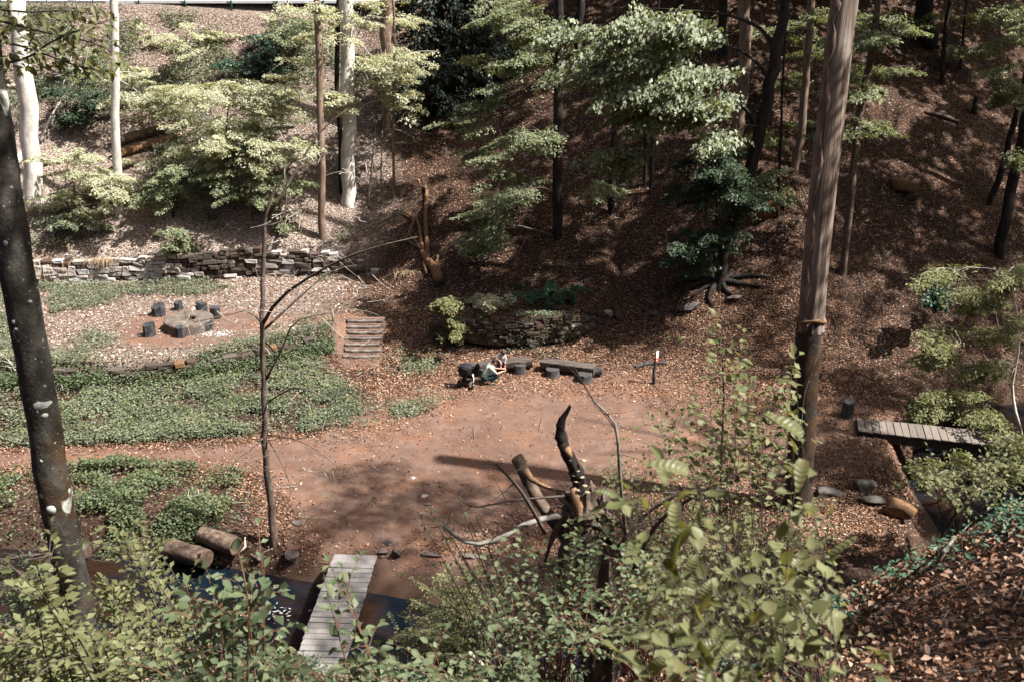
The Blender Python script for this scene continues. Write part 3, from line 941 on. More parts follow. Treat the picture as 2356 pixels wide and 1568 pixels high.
grock('small grey boulder left of the boulder in the roots', 1500, 725, (.6, .5, .4), 'rock_dark', 21)
grock('dark hollow boulder alone on the leafy right hillside', 2078, 440, (1.7, 1.2, 1.1), 'moss_orange', 22)
grock('dark boulder below the hollow boulder on the right hillside', 2098, 462, (1.0, .8, .6), 'rock_dark', 23)
grock('mossy rock outcrop above the sun patch behind the dead trunk', 1745, 500, (3.0, 1.8, 2.0), 'moss_orange', 24)
grock('mossy rock beside the sun patch right of the outcrop', 1800, 470, (1.6, 1.2, 1.2), 'moss_green', 25)
grock('dark flat rock at the foot of the dead trunk', 1905, 1138, (1.1, .7, .5), 'rock_dark', 26, flat=True)
grock('grey rock right of the dark flat rock by the gully', 1985, 1125, (.9, .7, .5), 'rock_dark', 27)
grock('second grey rock in front of the gully rock', 2010, 1155, (.9, .6, .4), 'rock_dark', 28)
grock('orange moss covered mound on the near bank of the gully', 2065, 1185, (1.7, 1.1, .8), 'moss_orange', 29)
grock('rock at the right end of the rock row under the leaning tree', 1690, 690, (.8, .6, .4), 'rock_dark', 30)
grock('dark rock bulging from the hillside above the sycamore roots', 1590, 275, (1.8, 1.0, 1.0), 'moss_orange', 31)
rock('pale sandstone boulder at the bottom right corner of the near slope', att(2420, 1660, 4.2) - Vector((0, 0, .30)), (1.0, 1.2, .7), 'rock_pale', 33, flat=True)
grock('small stone in the black gully beneath the right footbridge', 2232, 1117, (.5, .4, .3), 'rock', 34)
grock('round brown stone in the shade under the right footbridge', 2150, 1140, (.45, .35, .3), 'rock', 36)

# ------------------------------------------------------------------ steps up to the terrace
t = thing('stone_steps', 'flight of worn stone steps climbing to the terrace', 'steps', (-6.25, 38.5, 0))
for i in range(7):
    z = .04 + i * .165; y = 38.52 + i * .262
    g = Geo()
    n = 9
    w = 1.55 - .05 * (i % 3)
    for k in range(n + 1):
        x = -6.3 + .03 * math.sin(i * 2.1) + (k / n - .5) * w
        dy = .018 * math.sin(k * 1.3 + i * 2) - .03 * (1 - (2 * k / n - 1) ** 2)
        dz = .007 * math.sin(k * 1.9 + i) - .015 * (1 - (2 * k / n - 1) ** 2)
        g.V += [(x, y + dy, z - .22), (x, y + dy - .01, z + .10 + dz), (x, y + dy + .03, z + .13 + dz), (x, y + .33, z + .13 + dz), (x, y + .33, z - .22)]
    for k in range(n):
        for e in range(5):
            a = k * 5 + e; b_ = k * 5 + (e + 1) % 5
            g.F.append((a, a + 5, b_ + 5, b_))
    g.F.append((0, 1, 2, 3, 4)); g.F.append(tuple(n * 5 + e for e in (4, 3, 2, 1, 0)))
    stp = g.build('step', M['rock'], t, smooth=False)
    g = Geo(); g.box(-6.3, y + .225, z + .122, w * 1.04, .23, .05)
    g.build('earth_tread', M['earth_brown'], stp, smooth=False)
# leaning pale board post at the head of the steps
tp = gp(768, 740)
g = Geo(); g.tube([tp - Vector((0, 0, .2)), tp + Vector((-.03, 0, .55))], [.05, .045], 6)
tag(g.build('wooden_post', M['twig_grey']), 'short grey wooden post at the top left of the stone steps', 'post')

# ------------------------------------------------------------------ millstone table and log stools
mc = Vector((-13.62, 39.35, 1.02))
g = Geo()
seg = 48
prof = [(.30, .05), (.30, .49), (.33, .52), (.93, .52), (1.0, .49), (1.02, .43), (1.02, .0), (1.0, -.15)]
rr = random.Random(3)
jit = [1 + rr.uniform(-.004, .004) for _ in range(seg)]
for k in range(seg):
    a = 2 * math.pi * k / seg
    for j, (r, z) in enumerate(prof):
        if j < 3:
            r = r + (.10 if (k % seg) in (3, 4, 5) else 0)      # keyway beside the eye
        r *= jit[k] if j > 2 else 1
        g.V.append((mc.x + r * math.cos(a), mc.y + r * math.sin(a), mc.z + z + .008 * math.sin(k * 3 + j)))
np_ = len(prof)
for k in range(seg):
    for j in range(np_ - 1):
        a = k * np_ + j; b_ = ((k + 1) % seg) * np_ + j
        g.F.append((a, a + 1, b_ + 1, b_))
ms = thing('millstone_table', 'old round millstone with a hole laid as a table on the terrace', 'table', mc)
g.build('millstone', M['millstone'], ms, smooth=False)
g = Geo(); g.tube([mc + Vector((0, 0, -.1)), mc + Vector((0, 0, .12))], .33, 16)
g.build('hole_floor', M['floor'], ms)
rr = random.Random(9)
def log_stool(label, px, pyb, w, hgt, cut, lean=(0, 0), name='log_stool', mat='stool_wood', group='stools round the millstone', cat='stool'):
    p = atz(px, pyb, 1.04) if mat == 'stool_wood' else gp(px, pyb)
    r = w / 2
    g = Geo(); n = 14
    rings = [(-.1, 1.02), (.0, 1.03), (hgt * .5, .98), (hgt * .93, .97), (hgt, .93)]
    for (z, f) in rings:
        for k in range(n):
            a = 2 * math.pi * k / n
            rad = r * f * (1 + .06 * math.sin(2 * a + px) + .04 * math.sin(5 * a + px * 2))
            zz = z
            if z >= hgt * .9:
                zz = z + cut * math.cos(a - .6) * r
            g.V.append((p.x + rad * math.cos(a) + lean[0] * z, p.y + rad * math.sin(a) + lean[1] * z, p.z + zz))
    for i in range(len(rings) - 1):
        for k in range(n):
            k2 = (k + 1) % n
            g.F.append((i * n + k, i * n + k2, (i + 1) * n + k2, (i + 1) * n + k))
    c = len(g.V); m_ = (len(rings) - 1) * n
    g.V.append((p.x + lean[0] * hgt, p.y + lean[1] * hgt, p.z + hgt - .012))
    for k in range(n):
        g.F.append((m_ + k, m_ + (k + 1) % n, c))
    o = g.build(name, M[mat], smooth=False)
    return tag(o, label, cat, group)
log_stool('black log stool with a notched top at the left front of the millstone', 345, 775, .50, .58, .18)
log_stool('wide black log stool with a slanting top at the left back of the millstone', 367, 728, .58, .52, .35, (-.05, 0))
log_stool('short black log stool behind the millstone', 413, 716, .40, .44, .1)
log_stool('tallest black log stool at the right back of the millstone', 465, 727, .48, .62, -.25, (.03, 0))
log_stool('upright black log stool at the far right of the millstone', 497, 735, .42, .58, .05)
log_stool('slim dark log stool in front of the millstone half hidden by weeds', 417, 778, .40, .50, .12)
log_stool('broad dark brown log stool overlapping the right front rim of the millstone', 476, 762, .56, .46, .1, (.08, 0))
rock('pale grey concrete block left of the tallest log stool', atz(443, 716, 1.15), (.36, .32, .42), 'rock_pale', 41, name='concrete_block', cat='block')
# white ash and litter beside the table
pa = atz(500, 770, 1.08)
Pa = np.stack([rng.normal(pa.x, .35, 500), rng.normal(pa.y, .22, 500), np.full(500, 1.09)], 1)
Pa[:, 2] = H(Pa[:, 0], Pa[:, 1])
leaves_object('ash_scraps', [litter_leaves(Pa, .03, .09, .6, .02)], M['ash'])

# ------------------------------------------------------------------ benches
def stump_support(px, py, w, hgt, parent, mat='stump_wood', seed=0):
    p = atz(px, py, 0); p.z = h(p.x, p.y)
    g = Geo()
    g.tube([p + Vector((0, 0, -.12)), p + Vector((0, 0, .02)), p + Vector((0, 0, hgt * .5)), p + Vector((0, 0, hgt))], [w * .56, w * .54, w * .49, w * .47], 14, wob=.07, rnd=random.Random(seed))
    return g.build('stump_leg', M[mat], parent, smooth=False)
def slab(p0, p1, depth, thick, ztop, name, parent, seed, split=False):
    """half-log bench seat with a rounded underside and uneven edge"""
    rnd = random.Random(seed)
    p0 = Vector((p0.x, p0.y, 0)); p1 = Vector((p1.x, p1.y, 0))
    d = (p1 - p0).normalized(); nrm = Vector((-d.y, d.x, 0))
    g = Geo(); n = 12
    sec = [(-.5, -.15), (-.5, 0), (-.42, .02), (0, .03), (.42, .02), (.5, 0), (.46, -.45), (.2, -1), (-.25, -1), (-.45, -.6)]
    for i in range(n + 1):
        c = p0.lerp(p1, i / n)
        for (a, b_) in sec:
            e = rnd.uniform(-.03, .03)
            g.V.append(tuple(c + nrm * (a * depth + e * .5) + Vector((0, 0, ztop + b_ * thick + e * .25))))
    m_ = len(sec)
    for i in range(n):
        for k in range(m_):
            g.F.append((i * m_ + k, (i + 1) * m_ + k, (i + 1) * m_ + (k + 1) % m_, i * m_ + (k + 1) % m_))
    g.F.append(tuple(range(m_))); g.F.append(tuple(n * m_ + k for k in range(m_ - 1, -1, -1)))
    return g.build(name, M['bench_wood'], parent, smooth=False)
bl0 = atz(1101, 838, .52); bl1 = atz(1222, 826, .52)
bl = thing('log_bench', 'half log bench on stumps with the child seated on it', 'bench', (bl0.x, bl0.y, 0), 'half log benches on the clearing')
slab(bl0, bl1, .48, .36, .57, 'seat', bl, 1)
stump_support(1196, 862, .46, .36, bl, seed=1)
stump_support(1112, 868, .44, .34, bl, seed=2)
lp0 = atz(1083, 838, .42); lp1 = atz(1112, 836, .42)
slab(lp0 - Vector((.1, 0, 0)), lp1, .34, .22, .42, 'lower_plank', bl, 3)
br0 = atz(1247, 829, .52); br1 = atz(1369, 845, .52)
br = thing('log_bench', 'empty half log bench on two stumps right of the family', 'bench', (br0.x, br0.y, 0), 'half log benches on the clearing')
slab(br0, br1, .52, .36, .57, 'seat', br, 4)
stump_support(1271, 868, .60, .30, br, seed=5)
stump_support(1345, 880, .64, .30, br, seed=6)
lq0 = atz(1340, 868, .12); lq1 = atz(1386, 864, .25)
g = Geo(); g.tube([lq0 + Vector((0, .2, .12)), lq1 + Vector((0, .2, .12))], [.15, .14], 9, wob=.1)
g.build('propped_log', M['stump_wood'], br, smooth=False)

# ------------------------------------------------------------------ trail marker post
pp = atz(1503, 890, 0); pp.z = h(pp.x, pp.y)
sp_ = thing('trail_marker', 'dark wooden trail marker post with white and red plates', 'signpost', pp)
g = Geo(); g.tube([pp - Vector((0, 0, .2)), pp + Vector((0, 0, .45)), pp + Vector((.03, 0, .95)), pp + Vector((.05, 0, 1.42))], [.075, .062, .055, .052], 8, wob=.06)
g.build('post', M['stump_wood'], sp_)
PR = Matrix.Translation(pp + Vector((.04, 0, 0))) @ Matrix.Rotation(R(32), 4, 'Z')      # plates turned a little to the right
def plate(name, z, hh, mat, w=.125):
    g = Geo(); g.box(0, -.068, z, w, .008, hh, PR)
    return g.build(name, M[mat], sp_, smooth=False)
pl = plate('plate', 1.34, .125, 'sign_white')
g = Geo()       # small dark blue tick on the white plate
g.box(-.012, -.074, 1.325, .02, .004, .014, PR)
g.box(.012, -.074, 1.345, .014, .004, .03, PR)
g.box(.028, -.0745, 1.362, .022, .004, .014, PR)
g.build('mark', M['sign_blue'], pl, smooth=False)
plate('plate', 1.195, .145, 'sign_cream')
pl = plate('plate', 1.03, .165, 'sign_red', .13)
g = Geo()
for ax in (-.03, .03):
    g.box(ax, -.074, 1.03, .014, .004, .07, PR)
g.box(-.012, -.0742, 1.045, .024, .004, .016, PR); g.box(.012, -.0755, 1.04, .024, .004, .016, PR)
g.build('mark', M['sign_white'], pl, smooth=False)
q0 = gp(1462, 846); q1 = gp(1535, 838)
g = Geo(); g.tube(resample([q0 + Vector((0, 0, .04)), q0.lerp(q1, .5) + Vector((0, .1, .08)), q1 + Vector((0, 0, .05))], 5), [.09, .085, .09, .08, .075, .05], 9, wob=.12)
tag(g.build('log', M['stump_wood'], smooth=False), 'dark log lying in the leaves behind the trail marker', 'log')

# ------------------------------------------------------------------ bollard stump and the two footbridges
log_stool('dark squat stump standing by the left end of the far footbridge', 1948, 958, .44, .62, .15, (.05, 0), 'stump', 'stump_wood', None, 'stump')
def footbridge(label, A, B, width, ztop, pitch, mat, beamh, seed, gap=.022, group='plank footbridges'):
    rnd = random.Random(seed)
    A = Vector((A[0], A[1], 0)); B = Vector((B[0], B[1], 0))
    d = (B - A).normalized(); nrm = Vector((-d.y, d.x, 0)); L = (B - A).length
    t = thing('footbridge', label, 'footbridge', (A.x, A.y, ztop), group)
    for sd in (-1, 1):
        g = Geo()
        Mx = Matrix.Translation(A + d * L / 2 + nrm * sd * width * .40 + Vector((0, 0, ztop - .045 - beamh / 2))) @ Matrix.Rotation(math.atan2(d.y, d.x), 4, 'Z')
        g.box(0, 0, 0, L, .15, beamh, Mx)
        g.build('beam', M['beam_dark'], t, smooth=False)
    me = []
    for k in range(4):
        bm = bmesh.new(); bmesh.ops.create_cube(bm, size=1)
        for vv in bm.verts:
            vv.co.x *= pitch - gap; vv.co.y *= width; vv.co.z *= .05
            vv.co += Vector((rnd.uniform(-.006, .006), rnd.uniform(-.02, .02), rnd.uniform(-.003, .003)))
        bmesh.ops.bevel(bm, geom=list(bm.edges), offset=.006, segments=1, affect='EDGES')
        mm = bpy.data.meshes.new('plank'); bm.to_mesh(mm); bm.free(); mm.materials.append(M[mat]); me.append(mm)
    n = int(L / pitch)
    for i in range(n):
        o = bpy.data.objects.new('plank', rnd.choice(me)); link(o)
        c = A + d * (i + .5) * pitch
        o.location = (c.x + nrm.x * rnd.uniform(-.012, .012), c.y + nrm.y * rnd.uniform(-.012, .012), ztop - .02 + rnd.uniform(-.006, .006))
        o.rotation_euler = (rnd.uniform(-.006, .006), rnd.uniform(-.006, .006), math.atan2(d.y, d.x) + rnd.uniform(-.012, .012) + (math.pi if rnd.random() < .5 else 0))
        adopt(o, t)
    return t
footbridge('pale grey plank footbridge over the stream at the bottom of the clearing', (-4.40, 23.85), (-4.62, 18.7), 1.22, .16, .218, 'plank_pale', .22, 5)
fb = footbridge('long brown plank footbridge across the dark gully at the right', (12.28, 31.85), (20.5, 29.75), 1.08, .28, .247, 'plank_brown', .34, 6)
g = Geo(); pb = at(2134, 1062, 31.32); g.box(pb.x, pb.y - .06, .02, .10, .01, .07)
g.build('number_tag', M['sign_white'], fb, smooth=False)

# ------------------------------------------------------------------ logs
def log(label, a, b_, r, mat='log_bark', end='log_end', hollow=False, name='log', seg=16, seed=1, group=None, moss=None):
    t = thing(name, label, 'log', a, group)
    rnd = random.Random(seed)
    g = Geo()
    pts = resample([a, Vector(a).lerp(Vector(b_), .5) + Vector((rnd.uniform(-.04, .04), rnd.uniform(-.04, .04), rnd.uniform(0, .04))), b_], 6)
    g.tube(pts, [r * rnd.uniform(.94, 1.06) for _ in pts], seg, cap=False, wob=.05, rnd=rnd)
    g.build('bark', M[mat], t)
    d = (Vector(b_) - Vector(a)).normalized()
    for (e, sg) in ((Vector(a), -1), (Vector(b_), 1)):
        g = Geo()
        if hollow and sg == 1:
            g.tube([e + d * .0, e - d * .30], [r * .82, r * .7], seg, cap=False)
            g.F = [tuple(reversed(f)) for f in g.F]
            g.F.append(tuple(seg + k for k in range(seg)))
            b2 = len(g.V)
            for k in range(seg):
                vv = Vector(g.V[k]); g.V.append(tuple(e + (vv - e) * 1.2))
            for k in range(seg):
                k2 = (k + 1) % seg
                g.F.append((k, k2, b2 + k2, b2 + k))
        else:
            g.tube([e - d * .04, e + d * .012 * 1], [r * .97, r * .93], seg)
        g.build('cut_end', M[end], t, smooth=False)
    return t
la = atz(392, 1258, -.15); lb = atz(478, 1285, -.22)
log('front sawn log on the stream bank lying left of its twin', la, lb, .27, seed=3)
la = atz(468, 1228, .0); lb = atz(543, 1255, -.02)
log('hollow sawn log with a pale splinter lying behind the front log', la, lb, .27, hollow=True, seed=4)
g = Geo(); g.tube([lb + Vector((.12, -.2, -.12)), lb + Vector((.3, -.1, .05)), lb + Vector((.26, .1, .24))], [.03, .035, .015], 5)
tag(g.build('splinter', M['twig_pale']), 'pale curved splinter of wood at the open end of the hollow log', 'splinter')
la = atz(150, 1262, -.15); lb = atz(203, 1268, -.2)
log('dark short log half hidden behind the lichened near trunk', la, lb, .22, 'stump_wood', seed=5)
for i, (pa_, pb_, r, mt, lb_) in enumerate([((262, 338), (398, 303), .27, 'log_bark', 'pale fallen trunk, uppermost of three lying on the sunlit embankment'),
                                   ((262, 368), (392, 330), .24, 'moss_orange', 'mossy orange fallen trunk, middle of three on the sunlit embankment'),
                                   ((265, 394), (345, 372), .27, 'log_bark', 'grey fallen trunk, lowest of three on the sunlit embankment')]):
    a = gp(*pa_); b_ = gp(*pb_)
    log(lb_, a + Vector((0, 0, r * .75)), b_ + Vector((0, 0, r * .75)), r, mt, seed=10 + i, name='fallen_log')
a = gp(20, 205); b_ = gp(110, 200)
log('thin pale pole lying behind the thick white beech', a + Vector((0, 0, .15)), b_ + Vector((0, 0, .1)), .11, 'twig_pale', seed=21, name='fallen_pole')
a = gp(20, 400); b_ = gp(62, 355)
log('short pale log left of the thick white beech', a + Vector((0, 0, .2)), b_ + Vector((0, 0, .2)), .2, 'twig_pale', seed=22)
a = gp(2130, 262); b_ = gp(2205, 285)
log('thin dark log lying across the upper right hillside', a + Vector((0, 0, .08)), b_ + Vector((0, 0, .08)), .10, 'twig_dark', seed=23)
a = gp(1760, 1097); b_ = gp(1822, 1092)
log('short mossy log left of the dead trunk foot', a + Vector((0, 0, .12)), b_ + Vector((0, 0, .12)), .17, 'log_bark', seed=24)

# mossy forked tree fallen down the slope
def on(px, py, up=.15):
    return gp(px, py, lift=up)
ft = thing('fallen_tree', 'forked fallen tree furred with orange moss lying down the slope', 'fallen tree', on(1008, 655))
g = Geo(); g.tube(resample([on(1012, 657, .22), on(1000, 630, .24), on(985, 612, .25), on(972, 590, .22)], 8), [.27, .25, .22, .2, .2, .19, .17, .16, .15], 12, wob=.12)
g.build('trunk', M['moss_orange'], ft)
g = Geo(); g.tube([on(1011, 659, .20), on(1014, 663, .16)], [.20, .19], 12)
g.build('cut_end', M['beam_dark'], ft, smooth=False)
for pts, r in [([(985, 615), (974, 590), (968, 560), (965, 530), (957, 508)], .13), ([(980, 612), (984, 590), (982, 560), (980, 530), (979, 490), (983, 455), (978, 433)], .15),
               ([(1000, 630), (1005, 610), (1008, 592)], .11), ([(972, 585), (955, 560), (940, 545), (952, 520), (948, 505), (928, 495)], .09),
               ([(968, 580), (945, 565), (935, 550)], .07), ([(975, 610), (978, 622), (982, 640)], .09)]:
    g = Geo()
    pp2 = resample([on(a_, b2, .16) for a_, b2 in pts], 8)
    g.tube(pp2, [r * (1 - .5 * i / 8) for i in range(9)], 8, wob=.15)
    g.build('limb', M['moss_orange'] if r > .085 else M['log_bark'], ft)

# fence along the road at the top of the embankment
fe = thing('road_fence', 'thin green fence posts with a grey rail along the road', 'fence', (-28, 62.7, 13))
for x in np.arange(-36, -11, 2.75):
    g = Geo(); g.tube([(x, 62.65, 12.4), (x, 62.65, 14.3)], .045, 6)
    g.build('post', M['post_green'], fe)
for z in (13.45,):
    g = Geo(); g.box(-30, 62.60, z, 12, .05, .22)
    g.build('rail', M['metal_grey'], fe, smooth=False)
# ================================================================== PEOPLE
def capsule_mesh(caps, voxel, smooth_it=6):
    """one continuous surface grown round tapered capsules (p0, r0, p1, r1)"""
    bm = bmesh.new()
    for (p0, r0, p1, r1) in caps:
        part = bmesh.new()
        for p, r in ((p0, r0), (p1, r1)):
            bmesh.ops.create_icosphere(part, subdivisions=2, radius=r, matrix=Matrix.Translation(Vector(p)))
        bmesh.ops.convex_hull(part, input=part.verts)
        bmesh.ops.delete(part, geom=[v_ for v_ in part.verts if not v_.link_faces], context='VERTS')
        tmp = bpy.data.meshes.new('tmp'); part.to_mesh(tmp); part.free()
        bm.from_mesh(tmp); bpy.data.meshes.remove(tmp)
    me = bpy.data.meshes.new('tmp'); bm.to_mesh(me); bm.free()
    o = bpy.data.objects.new('tmp', me); link(o)
    md = o.modifiers.new('r', 'REMESH'); md.mode = 'VOXEL'; md.voxel_size = voxel
    sm = o.modifiers.new('s', 'SMOOTH'); sm.factor = .5; sm.iterations = smooth_it
    if voxel < .0078:
        dc = o.modifiers.new('d', 'DECIMATE'); dc.ratio = .3
    dg = bpy.context.evaluated_depsgraph_get()
    out = bpy.data.meshes.new_from_object(o.evaluated_get(dg))
    bpy.data.objects.remove(o); bpy.data.meshes.remove(me)
    return out
def hand(wrist, d, up, s=1.0, side=1):
    """palm, four fingers of different length, thumb from the side of the palm"""
    d = Vector(d).normalized(); up = Vector(up); up = (up - d * up.dot(d)).normalized(); sd = d.cross(up) * side
    w = Vector(wrist); c = []
    pe = w + d * .085 * s
    for k, off in enumerate((-.03, -.01, .01, .03)):
        c.append((w + sd * off * .6 * s, .016 * s, pe + sd * off * s, .0125 * s))
    for k, (off, L) in enumerate(zip((-.032, -.011, .011, .032), (.055, .072, .078, .066))):
        a = pe + sd * off * s; m_ = a + (d * .85 + up * .35).normalized() * L * .55 * s; e = m_ + (d * .55 + up * .8).normalized() * L * .5 * s
        c += [(a, .0095 * s, m_, .009 * s), (m_, .009 * s, e, .0075 * s)]
    b0 = w + d * .03 * s + sd * .03 * s; b1 = b0 + (d * .5 + sd * .8).normalized() * .045 * s; b2 = b1 + (d * .9 + up * .3).normalized() * .035 * s
    c += [(b0, .013 * s, b1, .011 * s), (b1, .011 * s, b2, .0085 * s)]
    return c
def head_caps(c, f, up, s=1.0):
    """skull, jaw, nose, brow, ears; c centre, f facing"""
    c = Vector(c); f = Vector(f).normalized(); up = Vector(up); up = (up - f * up.dot(f)).normalized(); sd = f.cross(up)
    q = [(c + up * .035 * s - f * .02 * s, .088 * s, c + up * .03 * s + f * .022 * s, .080 * s),
         (c + f * .035 * s - up * .03 * s, .060 * s, c + f * .055 * s - up * .075 * s, .038 * s),
         (c + f * .092 * s + up * .015 * s, .011 * s, c + f * .108 * s - up * .018 * s, .014 * s),
         (c + f * .082 * s + up * .032 * s - sd * .035 * s, .014 * s, c + f * .082 * s + up * .032 * s + sd * .035 * s, .014 * s)]
    for k in (-1, 1):
        q.append((c + sd * k * .082 * s + up * .022 * s, .016 * s, c + sd * k * .086 * s - up * .022 * s, .011 * s))
    return q
def face_bits(c, f, up, s, parent):
    c = Vector(c); f = Vector(f).normalized(); up = Vector(up); up = (up - f * up.dot(f)).normalized(); sd = f.cross(up)
    for k in (-1, 1):
        me = capsule_mesh([(c + f * .088 * s + sd * k * .033 * s + up * .008 * s, .011 * s, c + f * .09 * s + sd * k * .036 * s + up * .008 * s, .011 * s)], .004 * s, 2)
        finish(me, 'eye', M['eye_dark'], parent)
    me = capsule_mesh([(c + f * .092 * s - up * .048 * s - sd * .02 * s, .009 * s, c + f * .092 * s - up * .048 * s + sd * .02 * s, .009 * s)], .004 * s, 2)
    finish(me, 'mouth', M['lip'], parent)
def to_world(caps, Mx):
    return [(Mx @ Vector(a), r, Mx @ Vector(b_), r2) for a, r, b_, r2 in caps]

# crouching adult in a sage green shirt, facing right towards the bench
fp = atz(1127, 884, 0); gz = h(fp.x, fp.y)
ML = Matrix.Translation((fp.x, fp.y, gz)) @ Matrix.Rotation(R(12), 4, 'Z')
man = thing('person', 'person crouching in a sage green shirt and dark trousers with hands held out', 'person', (fp.x, fp.y, gz))
hips = {-1: Vector((-.17, -.09, .26)), 1: Vector((-.17, .09, .26))}
knee = {-1: Vector((.30, -.17, .40)), 1: Vector((.27, .20, .46))}
ank = {-1: Vector((-.02, -.13, .11)), 1: Vector((.06, .14, .09))}
toe = {-1: Vector((.14, -.14, .035)), 1: Vector((.23, .16, .03))}
pel = Vector((-.18, 0, .28)); bel = Vector((-.14, 0, .44)); che = Vector((-.02, 0, .64)); nek = Vector((.09, 0, .80)); hed = Vector((.20, 0, .905))
sh = {-1: Vector((.02, -.185, .72)), 1: Vector((.02, .185, .72))}
elb = {-1: Vector((.24, -.235, .50)), 1: Vector((.26, .20, .54))}
wri = {-1: Vector((.50, -.10, .52)), 1: Vector((.52, .06, .56))}
body = [(pel, .135, bel, .13), (bel, .13, che, .145), (che, .145, (che + nek) / 2, .09), (che, .10, nek, .052), (nek, .052, hed, .056)]
HF = Vector((.80, .05, -.60)); HU = Vector((.6, 0, .8))
body += head_caps(hed, HF, HU)
for k in (-1, 1):
    body += [(hips[k], .098, knee[k], .062), (knee[k], .06, ank[k].lerp(knee[k], .55), .058), (ank[k].lerp(knee[k], .55), .058, ank[k], .038), (ank[k], .042, toe[k], .03),
             (ank[k] - Vector((.05, 0, .04)), .03, toe[k], .03), (sh[k].lerp(che, .35), .075, sh[k], .06), (sh[k], .054, elb[k], .042), (elb[k], .041, wri[k], .026)]
    body += hand(wri[k], (.9, -k * .25 * -1, .05), (0, 0, 1), 1.0, k)
finish(capsule_mesh(to_world(body, ML), .0075, 4), 'body', M['skin'], man)
shirt = [(pel + Vector((.01, 0, .07)), .152, bel, .15), (bel, .15, che, .162), (che, .155, (che + nek) / 2, .10)]
for k in (-1, 1):
    shirt += [(che, .12, sh[k], .078), (sh[k], .075, sh[k].lerp(elb[k], .62), .066)]
finish(capsule_mesh(to_world(shirt, ML), .012, 8), 'shirt', M['shirt_green'], man)
tr = []
for k in (-1, 1):
    tr += [(pel, .142, hips[k], .115), (hips[k], .112, knee[k], .076), (knee[k], .075, ank[k].lerp(knee[k], .22), .060)]
finish(capsule_mesh(to_world(tr, ML), .011, 6), 'trousers', M['trousers'], man)
for k in (-1, 1):
    finish(capsule_mesh(to_world([(ank[k] - Vector((.05, 0, .055)), .042, toe[k] + Vector((-.02, 0, .005)), .042), (toe[k] - Vector((.05, 0, -.005)), .044, toe[k] + Vector((.03, 0, 0)), .032)], ML), .008, 3), 'shoe', M['shoe'], man)
hu = HU.normalized(); hf = HF.normalized()
finish(capsule_mesh(to_world([(hed + hu * .048 - hf * .03, .094, hed + hu * .055 + hf * .012, .086), (hed - hf * .06 + hu * .0, .078, hed - hf * .05 - hu * .04, .055)], ML), .008, 3), 'hair', M['hair'], man)
face_bits(ML @ hed, ML.to_3x3() @ HF, ML.to_3x3() @ HU, 1.0, man)

# small child on the bench, bending forward to look down
cb = at(1153, 836, bl0.lerp(bl1, .42).y - .02)
seat = bl0.lerp(bl1, .42)
MC = Matrix.Translation((seat.x, seat.y - .03, .55)) @ Matrix.Rotation(R(-90 + 20), 4, 'Z')     # local x = facing
kid = thing('person', 'small child in a pale teal shirt sitting on the bench and leaning forward', 'person', (seat.x, seat.y, .55))
pel = Vector((0, 0, .085)); che = Vector((.09, 0, .30)); nek = Vector((.15, 0, .385)); hed = Vector((.225, .02, .455))
body = [(pel, .085, pel.lerp(che, .5), .085), (pel.lerp(che, .5), .085, che, .088), (che, .06, nek, .036), (nek, .036, hed, .04)]
HF = Vector((.75, .35, -.6)); HU = Vector((.55, .1, .83))
body += head_caps(hed, HF, HU, .92)
shorts = []; shirt = [(pel + Vector((.0, 0, .03)), .098, pel.lerp(che, .5), .096), (pel.lerp(che, .5), .096, che, .10)]
feet = {}
for k in (-1, 1):
    hp = Vector((.02, k * .05, .07)); kn = Vector((.235, k * .085, .055)); an = Vector((.23 + .03 * k, k * .08, -.17 if k > 0 else -.10)); to = an + Vector((.09, 0, -.035))
    body += [(hp, .062, kn, .044), (kn, .043, an, .027), (an, .027, to, .019)]
    for j in range(5):
        body.append((to + Vector((0, (j - 2) * .009, 0)), .009, to + Vector((.022 - .003 * abs(j - 1), (j - 2) * .010, -.004)), .007))
    s_ = Vector((.085, k * .115, .34)); el = Vector((.20, k * .16, .20)); wr = Vector((.27, k * .10, .10))
    body += [(che, .06, s_, .042), (s_, .036, el, .029), (el, .028, wr, .019)]
    body += hand(wr, (.4, -k * .3, -.7), (-.7, 0, -.3), .62, k)
    shirt += [(che, .08, s_, .056), (s_, .052, s_.lerp(el, .6), .046)]
    shorts += [(pel, .098, hp, .078), (hp, .076, hp.lerp(kn, .95), .060), (kn, .058, kn.lerp(an, .25), .050)]
finish(capsule_mesh(to_world(body, MC), .006, 3), 'body', M['skin'], kid)
finish(capsule_mesh(to_world(shirt, MC), .009, 6), 'shirt', M['shirt_pale'], kid)
finish(capsule_mesh(to_world(shorts, MC), .009, 5), 'trousers', M['shorts_blue'], kid)
hu = HU.normalized(); hf = HF.normalized()
finish(capsule_mesh(to_world([(hed + hu * .045 - hf * .028, .088, hed + hu * .05 + hf * .012, .080), (hed - hf * .055, .074, hed - hf * .06 - hu * .06, .05)], MC), .008, 2), 'hair', M['hair'], kid)
face_bits(MC @ hed, MC.to_3x3() @ HF, MC.to_3x3() @ HU, .92, kid)

